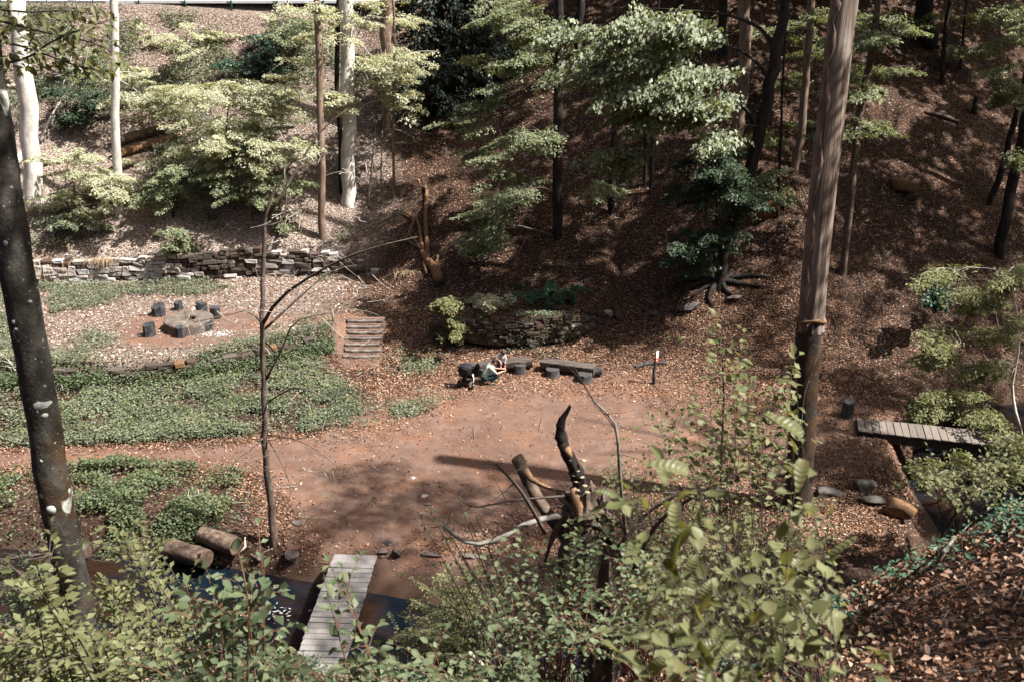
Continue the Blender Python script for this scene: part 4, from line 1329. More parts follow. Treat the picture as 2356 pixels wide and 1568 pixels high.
# ------------------------------------------------------------------ stroller seen from behind
sp0 = atz(1072, 893, 0); gz = h(sp0.x, sp0.y)
MS = Matrix.Translation((sp0.x, sp0.y, gz)) @ Matrix.Rotation(R(-14), 4, 'Z')      # local y = forward (away)
pram = thing('stroller', 'black three wheeled stroller with hood parked beside the crouching person', 'stroller', (sp0.x, sp0.y, gz))
def tb(pts, r, mat, name, seg=7, parent=pram):
    g = Geo(); g.tube([MS @ Vector(p) for p in pts], r, seg)
    return g.build(name, M[mat], parent)
def wheel(c, rad, wd):
    c = Vector(c)
    g = Geo(); n = 28
    for k in range(n):
        a = 2 * math.pi * k / n
        for j in range(8):
            b_ = 2 * math.pi * j / 8
            rr_ = rad - wd * .6 + wd * .6 * math.cos(b_)
            g.V.append(tuple(MS @ (c + Vector((wd * .5 * math.sin(b_), rr_ * math.cos(a), rr_ * math.sin(a))))))
    for k in range(n):
        for j in range(8):
            g.F.append((k * 8 + j, k * 8 + (j + 1) % 8, ((k + 1) % n) * 8 + (j + 1) % 8, ((k + 1) % n) * 8 + j))
    w = g.build('wheel', M['rubber'], pram)
    g = Geo()
    g.tube([MS @ (c + Vector((-.02, 0, 0))), MS @ (c + Vector((.02, 0, 0)))], rad - wd * 1.1, 20)
    g.build('rim', M['black_gloss'], w)
    g = Geo(); g.tube([MS @ (c + Vector((-.035, 0, 0))), MS @ (c + Vector((.035, 0, 0)))], .03, 8)
    g.build('hub', M['metal_grey'], w)
wheel((-.29, 0, .165), .165, .058); wheel((.29, 0, .165), .165, .058); wheel((0, .78, .14), .14, .055)
tb([(-.30, 0, .165), (.30, 0, .165)], .016, 'black_gloss', 'axle')
for k in (-1, 1):
    tb([(k * .26, .0, .165), (k * .25, .06, .42), (k * .25, -.06, .75), (k * .24, -.30, 1.02)], .015, 'black_gloss', 'push_bar')
    tb([(k * .26, .0, .20), (k * .20, .40, .30), (k * .05, .76, .20), (k * .045, .78, .14)], .015, 'black_gloss', 'frame_tube')
tb([(-.24, -.30, 1.02), (0, -.34, 1.04), (.24, -.30, 1.02)], .019, 'rubber', 'handle')
def sheet(rows, name, mat, thick=.015):
    """padded panel through rows of points"""
    g = Geo(); n = len(rows); m_ = len(rows[0])
    for r_ in rows:
        for p in r_:
            g.V.append(tuple(MS @ Vector(p)))
    for i in range(n - 1):
        for j in range(m_ - 1):
            g.F.append((i * m_ + j, i * m_ + j + 1, (i + 1) * m_ + j + 1, (i + 1) * m_ + j))
    o = g.build(name, M[mat], pram)
    sd = o.modifiers.new('s', 'SOLIDIFY'); sd.thickness = thick
    return o
# reclined seat shell: back, base and foot rest
rows = []
for (y, z, w, sg) in [(-.06, .98, .20, .05), (.0, .80, .22, .07), (.07, .60, .23, .08), (.16, .44, .22, .07), (.36, .42, .20, .05), (.48, .38, .19, .03), (.56, .22, .17, .03)]:
    rows.append([(w * q, y - sg * (1 - q * q) * (1 if z > .43 else .3), z) for q in (-1, -.7, -.35, 0, .35, .7, 1)])
sheet(rows, 'seat', 'black_fabric', .03)
# hood
rows = []
for i in range(7):
    a = R(5 + i * 22)
    ring = []
    for j in range(9):
        b_ = math.pi * j / 8
        ring.append((-.255 * math.cos(b_), .10 - .24 * math.cos(a) * (.45 + .55 * math.sin(b_)) , .80 + .03 + .19 * math.sin(a) * math.sin(b_) ** .4))
    rows.append(ring)
sheet(rows, 'hood', 'black_fabric', .012)
# padded rear bag under the handle
g = Geo()
for (z, w, y0, y1) in [(1.0, .21, -.16, -.06), (.86, .24, -.20, .0), (.68, .23, -.17, .04), (.56, .19, -.10, .07)]:
    g.V += [tuple(MS @ Vector(q)) for q in ((-w, y0, z), (w, y0, z), (w, y1, z), (-w, y1, z))]
for i in range(3):
    for k in range(4):
        g.F.append((i * 4 + k, i * 4 + (k + 1) % 4, (i + 1) * 4 + (k + 1) % 4, (i + 1) * 4 + k))
g.F += [(3, 2, 1, 0), (12, 13, 14, 15)]
g.build('rear_bag', M['black_fabric'], pram)
# basket with a khaki bundle
rows = []
for (y, z) in ((-.02, .36), (.03, .24), (.2, .2), (.4, .24)):
    rows.append([(q * .22, y, z + .07 * abs(q) ** 3) for q in (-1, -.5, 0, .5, 1)])
sheet(rows, 'basket', 'black_fabric', .012)
finish(capsule_mesh([(MS @ Vector((.02, .05, .36)), .06, MS @ Vector((.15, .08, .37)), .05)], .012, 4), 'bundle', M['khaki'], pram)
# white muslin hanging at the right side
rows = []
for i in range(7):
    z = .62 - i * .075
    rows.append([(.27 + .05 * math.sin(i * .55), -.02 + .10 * q + .02 * math.sin(i + q * 2), z - .02 * q) for q in (-.2, .2, .6, 1.0 - i * .09)])
sheet(rows, 'hanging_cloth', 'white_cloth', .01)
# ================================================================== TREES
def spray_leaves(P0, P1, width, n, L, droop=.12, start=.25, hang=.0, jit=.05):
    """flat fan of leaves along a branch"""
    P0 = np.array(P0); P1 = np.array(P1)
    ax = P1 - P0; ln = np.linalg.norm(ax); ax = ax / max(ln, 1e-6)
    up = np.array([0, 0, 1.0])
    sd = np.cross(ax, up); sd /= max(np.linalg.norm(sd), 1e-6)
    tw = rng.normal(0, .22)
    sd = sd * math.cos(tw) + up * math.sin(tw)
    s = start + (1.08 - start) * rng.random(n) ** .85
    lat = rng.uniform(-1, 1, n) * width * np.sqrt(np.clip(1.12 - s, .02, 1)) * 1.05
    # leaves gather along twigs
    lat = lat * (.75 + .25 * np.sign(np.sin(s * 23 + lat * 3)))
    C = P0 + np.outer(s * ln, ax) + np.outer(lat, sd)
    C[:, 2] += -droop * (lat / max(width, .01)) ** 2 - droop * .8 * (s ** 2) + rng.normal(0, jit, n)
    C += rng.normal(0, jit * .6, (n, 3))
    D = np.outer(np.ones(n), ax) * rng.uniform(.3, 1, (n, 1)) + np.outer(np.sign(lat) * rng.uniform(.2, 1, n), sd) + rng.normal(0, .25, (n, 3))
    D[:, 2] -= .15 + hang * rng.random(n)
    N = up * .8 + np.array(SUN_DIR) * .8 + rng.normal(0, .5, (n, 3)) + np.outer(np.sign(lat) * .15, sd)      # leaves turn to the light
    LL = rng.uniform(.5, 1.45, n) * L
    return leaf_geo(C, D, N, LL, LL * .62, .12)
def spray_twigs(g, P0, P1, width, r, droop=.12, k=5, seg=3):
    P0 = Vector(P0); P1 = Vector(P1)
    ax = (P1 - P0); up = Vector((0, 0, 1))
    sd = ax.cross(up)
    sd = sd.normalized() if sd.length > 1e-6 else Vector((1, 0, 0))
    pts = [P0 + ax * s_ - up * droop * .8 * s_ * s_ for s_ in (0, .3, .6, .85, 1.0)]
    g.tube(pts, [r, r * .7, r * .45, r * .25, r * .1], 4 if r < .03 else 6, cap=False)
    for i in range(k):
        s_ = .25 + .65 * (i + random.random() * .6) / k
        c = P0 + ax * s_ - up * droop * .8 * s_ * s_
        e = c + sd * (1 if i % 2 else -1) * width * math.sqrt(1.1 - s_) * random.uniform(.6, 1) + ax * .15 - up * droop * .6
        g.tube([c, c.lerp(e, .5) + up * .03, e], [r * .35, r * .22, r * .08], seg, cap=False)
DENS = 2.05
LSC = 1.3
def trunk_at(pts, z):
    for a, b_ in zip(pts[:-1], pts[1:]):
        if a.z <= z <= b_.z:
            return a.lerp(b_, (z - a.z) / max(b_.z - a.z, 1e-6))
    return pts[-1] if z > pts[-1].z else pts[0]
def tree(name, label, pix, r0, r1, bark, targets=(), leaf='beech', L=.09, width=.8, nl=130, droop=.15, extend=0.0, high=None, base=None, Y=None,
         group=None, seg=12, hang=0.0, branch_r=.035, rise=.35, start=.25, flare=.55, cat='tree', limbs=(), twk=5, jit=.035, wob=.07, sub='trunk', lean_y=0.0, bend=.10):
    b0 = base if base is not None else gp(*pix[0])
    Yb = Y if Y is not None else b0.y
    pts = [b0 - Vector((0, 0, .25))] + [at(px, py, Yb + lean_y * i) for i, (px, py) in enumerate(pix)][1 if base is None else 0:]
    if base is None:
        pts.insert(1, b0 + Vector((0, 0, .25)))
    if extend:
        d = (pts[-1] - pts[-2]).normalized() * .35 + Vector((0, 0, .65))
        pts += [pts[-1] + d.normalized() * extend * .5, pts[-1] + d.normalized() * extend]
    n = max(10, len(pts) * 3)
    sm = resample(pts, n)
    for i in range(1, n):
        sm[i] = sm[i] + Vector((random.gauss(0, bend), random.gauss(0, bend), 0)) * (r0 + .05)
    global LAST_SM
    LAST_SM = sm
    rad = [r0 + (r1 - r0) * (i / n) for i in range(n + 1)]
    t = thing(name, label, cat, b0, group)
    g = Geo(); g.tube(sm, rad, seg, wob=wob, flare=flare)
    g.build(sub, M[bark], t)
    if limbs:
        for lp, r_ in limbs:
            g = Geo(); pp = resample(lp, 7); g.tube(pp, [r_ * (1 - .75 * i / 7) for i in range(8)], 7, wob=.06)
            g.build('limb', M[bark], t)
    parts = []; tg = Geo()
    # branching: every spray grows from the nearest older branch point, so limbs fork instead of ringing the trunk
    nodes = [(p, 0.0) for p in sm[2:]]
    for T in sorted([Vector(q) for q in targets], key=lambda q: (q - trunk_at(sm, q.z)).length):
        best = None; bc = 1e9
        for p, dn_ in nodes:
            dv = T - p; ln = dv.length
            cost = ln * (1 + .5 * max(0, -dv.z) / max(ln, .1)) + .35 * dn_ + (.6 if ln < .5 else 0)
            if cost < bc:
                bc = cost; best = (p, dn_)
        base_pt, dn_ = best
        ln = (T - base_pt).length
        if ln < .15:
            continue
        w = width * .72 * random.uniform(.7, 1.25)
        zone = 2.1 * w
        out = (T - trunk_at(sm, T.z)); out.z *= .2
        out = out.normalized() if out.length > .05 else Vector((random.gauss(0, 1), random.gauss(0, 1), 0)).normalized()
        out = (out + Vector((random.gauss(0, .45), random.gauss(0, .45), -.12))).normalized()
        P0 = T - out * zone * .55; P1 = T + out * zone * .45
        parts.append(spray_leaves(P0, P1, w, max(12, int(nl * DENS * random.uniform(.6, 1.3))), L * LSC, droop, .0, hang, jit))
        rb = branch_r * (1.25 if dn_ == 0 else .75) * min(1.2, .4 + .25 * ln)
        md = base_pt.lerp(P0, .55) + Vector((0, 0, .08 * ln))
        tg.tube(resample([base_pt, md, P0], 4), [rb, rb * .85, rb * .7, rb * .6, rb * .5], 5, cap=False)
        spray_twigs(tg, P0, P1, w, rb * .5, droop, twk)
        for q in (md, P0):
            nodes.append((q, dn_ + ln * .5))
    if high:
        c, rx, rz, nc, L2, leaf2 = high          # crown high above the frame
        for k in range(nc):
            v = Vector((random.gauss(0, 1), random.gauss(0, 1), random.gauss(0, 1))).normalized() * random.random() ** .45
            T = Vector(c) + Vector((v.x * rx, v.y * rx, v.z * rz))
            bp = trunk_at(sm, T.z - 1.5)
            parts.append(spray_leaves(bp.lerp(T, .45), T, 1.5, 60, L2, .3, .1, 0, .12))
            if k % 4 == 0:
                tg.tube([bp, bp.lerp(T, .5) + Vector((0, 0, .3)), T], [.05, .035, .015], 4, cap=False)
    if parts:
        leaves_object('crown', parts, LEAF[leaf], t)
    if tg.V:
        tg.build('branches', M[{'bark_beech': 'twig_pale', 'bark_brown': 'twig_grey'}.get(bark, 'twig_dark')], t, kind='stuff')
    return t
def blob(px, py, rx, ry, Y0, Y1, n):
    # tiers: foliage gathers in flat shelves with gaps of air between them
    out = []
    k = max(2, n // 5)
    cs = []
    for _ in range(k):
        a = random.uniform(0, 6.28); q = math.sqrt(random.random())
        cs.append((px + rx * q * math.cos(a), py + ry * q * math.sin(a), random.uniform(Y0, Y1)))
    for i in range(n):
        c = cs[i % k]
        out.append(at(c[0] + random.gauss(0, min(26, rx * .35)), c[1] + random.gauss(0, 9), c[2] + random.gauss(0, .6)))
    return out
def up_high(px, Yb, z, dx=0):
    d = ray(px, 20); return Vector((d[0] * Yb / d[1] + dx, Yb, z))

# ---- sunlit embankment, left
b = gp(75, 470)
tree('beech_tree', 'thick pale beech trunk gleaming in the sun at the left edge of the embankment', [(78, 470), (62, 250), (42, 60), (36, 0)], .46, .36, 'bark_beech', extend=8, seg=16, flare=.5)
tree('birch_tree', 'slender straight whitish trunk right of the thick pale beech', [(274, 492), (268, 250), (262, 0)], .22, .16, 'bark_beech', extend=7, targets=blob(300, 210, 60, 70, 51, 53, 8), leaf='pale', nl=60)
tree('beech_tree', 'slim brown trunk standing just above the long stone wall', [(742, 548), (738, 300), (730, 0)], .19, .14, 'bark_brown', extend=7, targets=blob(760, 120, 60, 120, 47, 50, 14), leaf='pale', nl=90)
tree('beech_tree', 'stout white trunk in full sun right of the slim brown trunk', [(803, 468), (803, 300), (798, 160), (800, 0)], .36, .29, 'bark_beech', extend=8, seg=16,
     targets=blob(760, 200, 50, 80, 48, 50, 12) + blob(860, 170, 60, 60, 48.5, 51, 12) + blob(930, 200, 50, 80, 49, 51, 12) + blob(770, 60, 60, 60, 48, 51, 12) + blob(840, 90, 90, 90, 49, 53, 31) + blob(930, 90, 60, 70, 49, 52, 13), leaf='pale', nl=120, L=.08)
tree('beech_tree', 'brown streaked trunk behind the twiggy sapling near the dark firs', [(893, 300), (893, 150), (890, 0)], .38, .32, 'bark_brown', extend=8, seg=14, targets=blob(905, 40, 50, 50, 54, 57, 8), leaf='pale')
tree('beech_tree', 'very thin brown stem at the left border of the dark hollow', [(907, 455), (905, 300), (908, 100), (905, 0)], .08, .05, 'bark_brown', extend=3, targets=blob(940, 190, 45, 60, 49, 51, 10) + blob(960, 260, 40, 20, 49, 51, 2), leaf='pale', nl=60, flare=.2)
tree('beech_tree', 'thin bare reddish stem right of the stout white trunk', [(878, 470), (877, 380), (880, 300)], .06, .03, 'bark_brown', flare=.2)
tree('beech_tree', 'dark thin trunk close behind the stout white trunk', [(785, 440), (784, 330), (775, 180), (778, 0)], .14, .10, 'bark_dark', extend=5, Y=51)
# saplings and bushes in the sun
tree('beech_sapling', 'wide pale green beech sapling spreading in tiers over the embankment', [(505, 470), (510, 400), (520, 300), (530, 200)], .10, .03, 'bark_brown',
     targets=blob(450, 230, 110, 70, 48, 52, 24) + blob(640, 300, 80, 90, 47, 49, 20) + blob(530, 290, 170, 110, 46.8, 51.5, 137) + blob(640, 180, 80, 50, 48, 51, 20), leaf='pale', nl=130, L=.085, width=.9, branch_r=.02, cat='sapling', flare=.2)
tree('beech_sapling', 'broad green sapling lower right of the wide pale sapling', [(575, 505), (580, 430), (600, 340)], .09, .03, 'bark_brown',
     targets=blob(600, 385, 120, 95, 46.6, 49.5, 87), leaf='beech', nl=140, L=.085, width=.9, branch_r=.02, cat='sapling', flare=.2)
tree('beech_sapling', 'low bushy sapling with dark hollow left of the embankment path', [(400, 500), (410, 450), (420, 400)], .07, .03, 'bark_dark',
     targets=blob(395, 425, 65, 55, 46.6, 49, 34), leaf='beech', nl=120, L=.085, width=.7, branch_r=.018, cat='sapling', flare=.2)
tree('bush', 'round bright bush filling the gap between the pale beech and the whitish trunk', [(175, 500), (172, 440), (170, 390)], .07, .03, 'bark_brown',
     targets=blob(170, 425, 95, 85, 46.2, 49.5, 84), leaf='pale', nl=120, L=.085, width=.75, branch_r=.018, cat='bush', flare=.2)
tree('bush', 'sparse bright sprays above the three fallen trunks', [(330, 290), (325, 240), (320, 200)], .06, .02, 'bark_brown',
     targets=blob(330, 215, 110, 60, 51, 55, 34), leaf='pale', nl=90, L=.085, width=.8, branch_r=.018, cat='bush', flare=.2)
tree('bush', 'low green bush above the left end of the long stone wall', [(130, 555), (135, 530), (140, 500)], .05, .02, 'bark_dark', targets=blob(150, 525, 70, 30, 45.8, 47, 20), leaf='cover', nl=80, L=.09, width=.6, branch_r=.015, cat='bush', flare=.1)
tree('bush', 'small leafy bush hanging over the middle of the long stone wall', [(400, 580), (405, 550), (410, 520)], .05, .02, 'bark_dark', targets=blob(400, 545, 60, 35, 45.6, 47, 20), leaf='beech', nl=90, L=.085, width=.6, branch_r=.015, cat='bush', flare=.1)
tree('bush', 'green shoots at the foot of the slim brown trunk', [(640, 545), (640, 520), (645, 490)], .05, .02, 'bark_dark', targets=blob(640, 495, 60, 40, 46.5, 48, 17), leaf='beech', nl=80, L=.085, width=.6, branch_r=.015, cat='bush', flare=.1)
tree('bush', 'dark thicket on the embankment behind the pale beech', [(150, 300), (150, 270), (155, 230)], .06, .02, 'bark_dark', targets=blob(170, 225, 90, 70, 52, 55, 37), leaf='dark', nl=90, L=.10, width=.8, branch_r=.018, cat='bush', flare=.1)
tree('bush', 'dark green bush high on the embankment below the road', [(580, 160), (580, 140), (582, 110)], .06, .02, 'bark_dark', targets=blob(575, 125, 70, 45, 56, 58.5, 31), leaf='ivy', nl=90, L=.11, width=.8, branch_r=.018, cat='bush', flare=.1)
tree('bush', 'second green bush below the road to the right', [(680, 120), (680, 90), (682, 60)], .06, .02, 'bark_dark', targets=blob(690, 90, 50, 60, 55, 58.5, 26), leaf='beech', nl=90, L=.10, width=.8, branch_r=.018, cat='bush', flare=.1)
tree('bush', 'bright bush just below the road above the three fallen trunks', [(430, 110), (430, 90), (432, 60)], .05, .02, 'bark_brown', targets=blob(430, 80, 90, 40, 56, 60, 22), leaf='pale', nl=90, L=.10, width=.8, branch_r=.018, cat='bush', flare=.1)
tree('bush', 'pale bush between the thick beech and the whitish trunk near the road', [(190, 120), (190, 100), (192, 70)], .05, .02, 'bark_brown', targets=blob(190, 95, 80, 45, 55, 60, 20), leaf='beech', nl=90, L=.10, width=.8, branch_r=.018, cat='bush', flare=.1)
tree('bush', 'light green bush under the road fence left of the slim brown trunk', [(640, 60), (640, 45), (642, 20)], .05, .02, 'bark_brown', targets=blob(650, 50, 60, 35, 57, 60.5, 16), leaf='pale', nl=90, L=.10, width=.8, branch_r=.018, cat='bush', flare=.1)
# bare leaning pale branches
def bare_branch(name, label, pts, r, mat, kids=8, klen=.8, cat='branch', parent_taper=.8):
    t = thing(name, label, cat, pts[0])
    pp = resample(pts, 8)
    g = Geo(); g.tube(pp, [r * (1 - parent_taper * i / 8) for i in range(9)], 7, wob=.08)
    g.build('stem', M[mat], t)
    g = Geo()
    for i in range(kids):
        s_ = random.uniform(.25, 1); k = min(int(s_ * 8), 7); c = pp[k].lerp(pp[k + 1], s_ * 8 - k)
        d = Vector((random.gauss(0, 1), random.gauss(0, .5), random.gauss(.3, .7))).normalized() * klen * random.uniform(.4, 1.1)
        g.tube(resample([c, c + d * .5 + Vector((0, 0, random.uniform(-.1, .1) * klen)), c + d], 4), [r * .35, r * .26, r * .18, r * .12, r * .05], 4, cap=False)
    g.build('twigs', M[mat], t, kind='stuff')
    return t
def ln_(pix, ups):
    return [gp(*p) + Vector((0, 0, u)) for p, u in zip(pix, ups)]
bare_branch('dead_branch', 'long bare pale branch propped up left of the whitish trunk', ln_([(95, 335), (140, 300), (215, 260)], [.2, 1.2, 2.4]), .09, 'twig_pale', 14, 1.2)
bare_branch('dead_branch', 'second bare branch crossing above the propped branch', ln_([(120, 300), (150, 270), (185, 240)], [.2, 1.3, 2.6]), .07, 'twig_pale', 12, 1.0)
bare_branch('dead_branch', 'white forked dead branches below the road fence', ln_([(615, 180), (660, 130), (690, 110)], [.3, 2.0, 4.6]), .08, 'twig_pale', 12, 1.3)
tw = tree('twiggy_shrub', 'leafless tangle of pale twigs between the stout white trunk and the dark hollow', [(850, 465), (856, 380), (865, 260), (870, 120)], .06, .02, 'bark_brown', flare=.1)
g = Geo()
for i in range(90):
    a = at(random.uniform(830, 900), random.uniform(40, 400), 49.5 + random.random()); d = Vector((random.gauss(0, .8), random.gauss(0, .4), random.gauss(-.3, .7))) * .9
    g.tube(resample([a, a + d * .5 + Vector((0, 0, .15)), a + d], 4), [.014, .012, .01, .007, .004], 3, cap=False)
g.build('twigs', M['twig_pale'], tw, kind='stuff')

# ---- dark hollow: firs
def fir(label, px, py, hgt, r, seed):
    rnd = random.Random(seed)
    b0 = gp(px, py)
    t = thing('fir_tree', label, 'fir tree', b0, 'dark firs in the hollow')
    g = Geo(); g.tube([b0 - Vector((0, 0, .3)), b0 + Vector((0, 0, hgt * .5)), b0 + Vector((0, 0, hgt))], [.26, .16, .03], 9)
    g.build('trunk', M['bark_dark'], t)
    parts = []
    for i in range(150):
        f = rnd.random() ** .8
        z = .8 + f * (hgt - 1); rr_ = r * (1 - f) ** .8 + .3
        a = rnd.uniform(0, 6.28)
        p0 = b0 + Vector((0, 0, z)); p1 = p0 + Vector((math.cos(a) * rr_, math.sin(a) * rr_, -.28 * rr_))
        n = 70
        parts.append(spray_leaves(p0, p1, .5, n, .16, .35, .15, .5, .05))
    leaves_object('crown', parts, LEAF['spruce'], t)
fir('tall dark fir in the shaded hollow left of centre', 985, 300, 10, 2.6, 1)
fir('dark fir right behind the tall fir in the hollow', 1050, 270, 9, 2.6, 2)
fir('dark fir at the back of the hollow behind the two front firs', 1020, 215, 10, 2.8, 3)
fir('dark fir at the right side of the hollow under the beech sprays', 1110, 235, 9, 2.4, 4)

# ---- centre and right hillside
tree('beech_tree', 'straight dark trunk rising through the central beech sprays', [(1281, 545), (1283, 300), (1285, 100), (1286, 0)], .24, .17, 'bark_dark', extend=8,
     targets=blob(1150, 50, 110, 60, 44, 48.5, 24) + blob(1170, 120, 110, 110, 44, 48.5, 43) + blob(1165, 330, 90, 110, 44, 47.5, 49) + blob(1130, 460, 65, 40, 42.5, 44, 21) + blob(1090, 540, 50, 50, 42, 43.5, 20) + blob(1230, 250, 70, 200, 44, 47, 29) + blob(1330, 430, 60, 40, 43, 45, 7),
     leaf='beech', nl=125, L=.085, width=.85, droop=.25)
tree('beech_tree', 'grey trunk half hidden behind the central sprays', [(1120, 215), (1124, 100), (1128, 0)], .33, .28, 'bark_beech', extend=6, seg=14)
sy = gp(1655, 655)
sp_t = [(1657, 655), (1672, 560), (1692, 480), (1722, 400), (1748, 310), (1768, 200), (1790, 90), (1806, 0)]
Ys = sy.y
tree('sycamore_tree', 'leaning dark tree with spreading roots and big leaves in the middle of the hillside', sp_t, .30, .19, 'bark_dark', extend=8, seg=14, flare=.9,
     limbs=[([at(1748, 310, Ys), at(1728, 270, Ys - .2), at(1700, 235, Ys - .6), at(1640, 190, Ys - 1.2), at(1560, 170, Ys - 2)], .11),
            ([at(1770, 190, Ys), at(1755, 160, Ys - .1), at(1735, 140, Ys - .3), at(1690, 110, Ys - .8), at(1600, 90, Ys - 1.6)], .10),
            ([at(1785, 110, Ys), at(1740, 60, Ys + .5), at(1650, 30, Ys + .8), at(1500, 20, Ys + .5)], .09)],
     targets=blob(1500, 45, 190, 45, Ys - 3, Ys, 34) + blob(1500, 160, 190, 110, Ys - 3, Ys + .5, 89) + blob(1430, 290, 90, 110, Ys - 2.5, Ys - .2, 43) + blob(1600, 250, 70, 90, Ys - 2.5, Ys - .5, 29) + blob(1340, 90, 70, 60, Ys - 2, Ys, 14),
     leaf='syc', L=.15, width=.95, nl=62, droop=.35, hang=.9, branch_r=.02, rise=.1, jit=.09)
# roots
rt = [o for o in COL.objects if o.get('label', '').startswith('leaning dark tree')][0]
for k, pl_ in enumerate([[(1655, 650), (1610, 648), (1560, 655), (1535, 690)], [(1655, 652), (1620, 668), (1590, 690)], [(1658, 655), (1670, 675), (1690, 690)], [(1660, 650), (1710, 660), (1760, 668)], [(1662, 648), (1720, 640), (1775, 645)], [(1650, 655), (1630, 690), (1640, 712)], [(1652, 650), (1590, 665), (1555, 702)]]):
    g = Geo(); pp2 = resample([gp(a, b_) + Vector((0, 0, .12)) for a, b_ in pl_], 7)
    g.tube(pp2, [.17, .14, .12, .10, .08, .06, .05, .03], 7, wob=.12)
    g.build('root', M['bark_dark'], rt)
tree('beech_tree', 'short dark trunk beneath the big leaved crown', [(1405, 492), (1407, 420), (1412, 340), (1420, 200)], .18, .12, 'bark_dark', extend=3)
tree('beech_tree', 'twin thin dark stem on the left under the crown edge', [(1483, 430), (1485, 340), (1490, 240), (1492, 100)], .11, .07, 'bark_dark', extend=3)
tree('beech_tree', 'twin thin dark stem on the right under the crown edge', [(1497, 445), (1500, 340), (1505, 240), (1510, 100)], .09, .06, 'bark_dark', extend=3)
tree('beech_tree', 'grey smooth trunk behind the leaning dark tree', [(1692, 330), (1705, 240), (1712, 120), (1715, 0)], .33, .26, 'bark_brown', extend=6, seg=14)
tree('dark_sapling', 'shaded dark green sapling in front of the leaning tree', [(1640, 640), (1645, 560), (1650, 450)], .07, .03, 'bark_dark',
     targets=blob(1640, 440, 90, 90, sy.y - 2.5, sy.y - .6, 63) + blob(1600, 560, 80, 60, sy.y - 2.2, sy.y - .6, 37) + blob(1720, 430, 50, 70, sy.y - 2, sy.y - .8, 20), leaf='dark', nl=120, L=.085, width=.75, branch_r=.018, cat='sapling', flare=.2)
tree('beech_tree', 'slim grey trunk left of the dead trunk high on the slope', [(1828, 385), (1845, 280), (1858, 120), (1868, 0)], .20, .15, 'bark_brown', extend=7,
     targets=blob(1800, 130, 60, 100, 48, 52, 29) + blob(1870, 80, 50, 70, 47, 51, 20) + blob(1815, 320, 50, 40, 46, 49, 13), leaf='beech', nl=110, L=.085, width=.8)
tree('beech_tree', 'very thin dark sapling trunk between the leaning tree and the dead trunk', [(1788, 500), (1795, 350), (1800, 200), (1808, 60)], .07, .04, 'bark_dark', extend=3,
     targets=blob(1800, 330, 50, 40, 42.5, 45, 14) + blob(1790, 400, 40, 50, 42, 44, 11) + blob(1820, 460, 40, 25, 42, 43, 5), leaf='beech', nl=90, L=.085, width=.7, flare=.2)
tree('beech_tree', 'slender dark trunk with pale foot right of the dead trunk', [(1938, 632), (1946, 560), (1955, 470), (1967, 360), (1982, 240), (2005, 120), (2018, 20)], .17, .12, 'bark_mid', extend=8,
     targets=blob(2000, 185, 90, 40, 39, 43, 23) + blob(2040, 100, 80, 60, 40, 43, 20) + blob(1990, 300, 95, 18, 39, 41.5, 13) + blob(1990, 60, 60, 40, 40, 43, 14), leaf='beech', nl=120, L=.085, width=.9, droop=.1)
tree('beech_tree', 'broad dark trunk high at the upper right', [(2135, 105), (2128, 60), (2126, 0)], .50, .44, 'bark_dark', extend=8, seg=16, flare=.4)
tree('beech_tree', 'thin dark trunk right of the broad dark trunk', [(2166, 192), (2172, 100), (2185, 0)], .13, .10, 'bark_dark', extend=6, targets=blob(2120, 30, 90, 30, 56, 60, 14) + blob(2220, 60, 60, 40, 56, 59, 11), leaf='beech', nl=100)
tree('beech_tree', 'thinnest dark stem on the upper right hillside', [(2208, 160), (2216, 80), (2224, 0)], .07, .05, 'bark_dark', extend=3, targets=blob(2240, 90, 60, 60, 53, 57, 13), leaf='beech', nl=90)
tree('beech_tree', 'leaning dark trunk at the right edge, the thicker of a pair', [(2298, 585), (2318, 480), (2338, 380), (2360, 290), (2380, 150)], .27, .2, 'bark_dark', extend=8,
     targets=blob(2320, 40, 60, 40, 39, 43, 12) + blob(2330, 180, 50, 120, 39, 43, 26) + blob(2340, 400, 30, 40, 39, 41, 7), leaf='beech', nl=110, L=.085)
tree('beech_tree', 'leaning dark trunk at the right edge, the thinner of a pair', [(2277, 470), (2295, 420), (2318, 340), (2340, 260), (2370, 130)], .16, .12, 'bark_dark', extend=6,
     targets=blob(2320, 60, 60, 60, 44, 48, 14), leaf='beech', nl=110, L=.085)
tree('tree_stump', 'small dark broken stump on the upper right hillside', [(2241, 262), (2243, 245), (2246, 222)], .16, .10, 'bark_dark', flare=.4, cat='stump')
for k, (px, py, sx, sz) in enumerate([(1090, 30, 0, 0), (1330, 20, 0, 0), (1560, 40, 0, 0), (1660, 20, 0, 0)]):
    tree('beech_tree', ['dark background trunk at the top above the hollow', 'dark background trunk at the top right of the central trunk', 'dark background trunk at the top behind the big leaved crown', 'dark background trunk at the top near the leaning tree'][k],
         [(px, py + 110), (px + 2, py + 40), (px + 4, py - 40)], .26, .2, 'bark_dark', extend=8, targets=blob(px, py + 10, 70, 50, 56, 62, 14), leaf='dark', nl=120, L=.10, width=1.0)

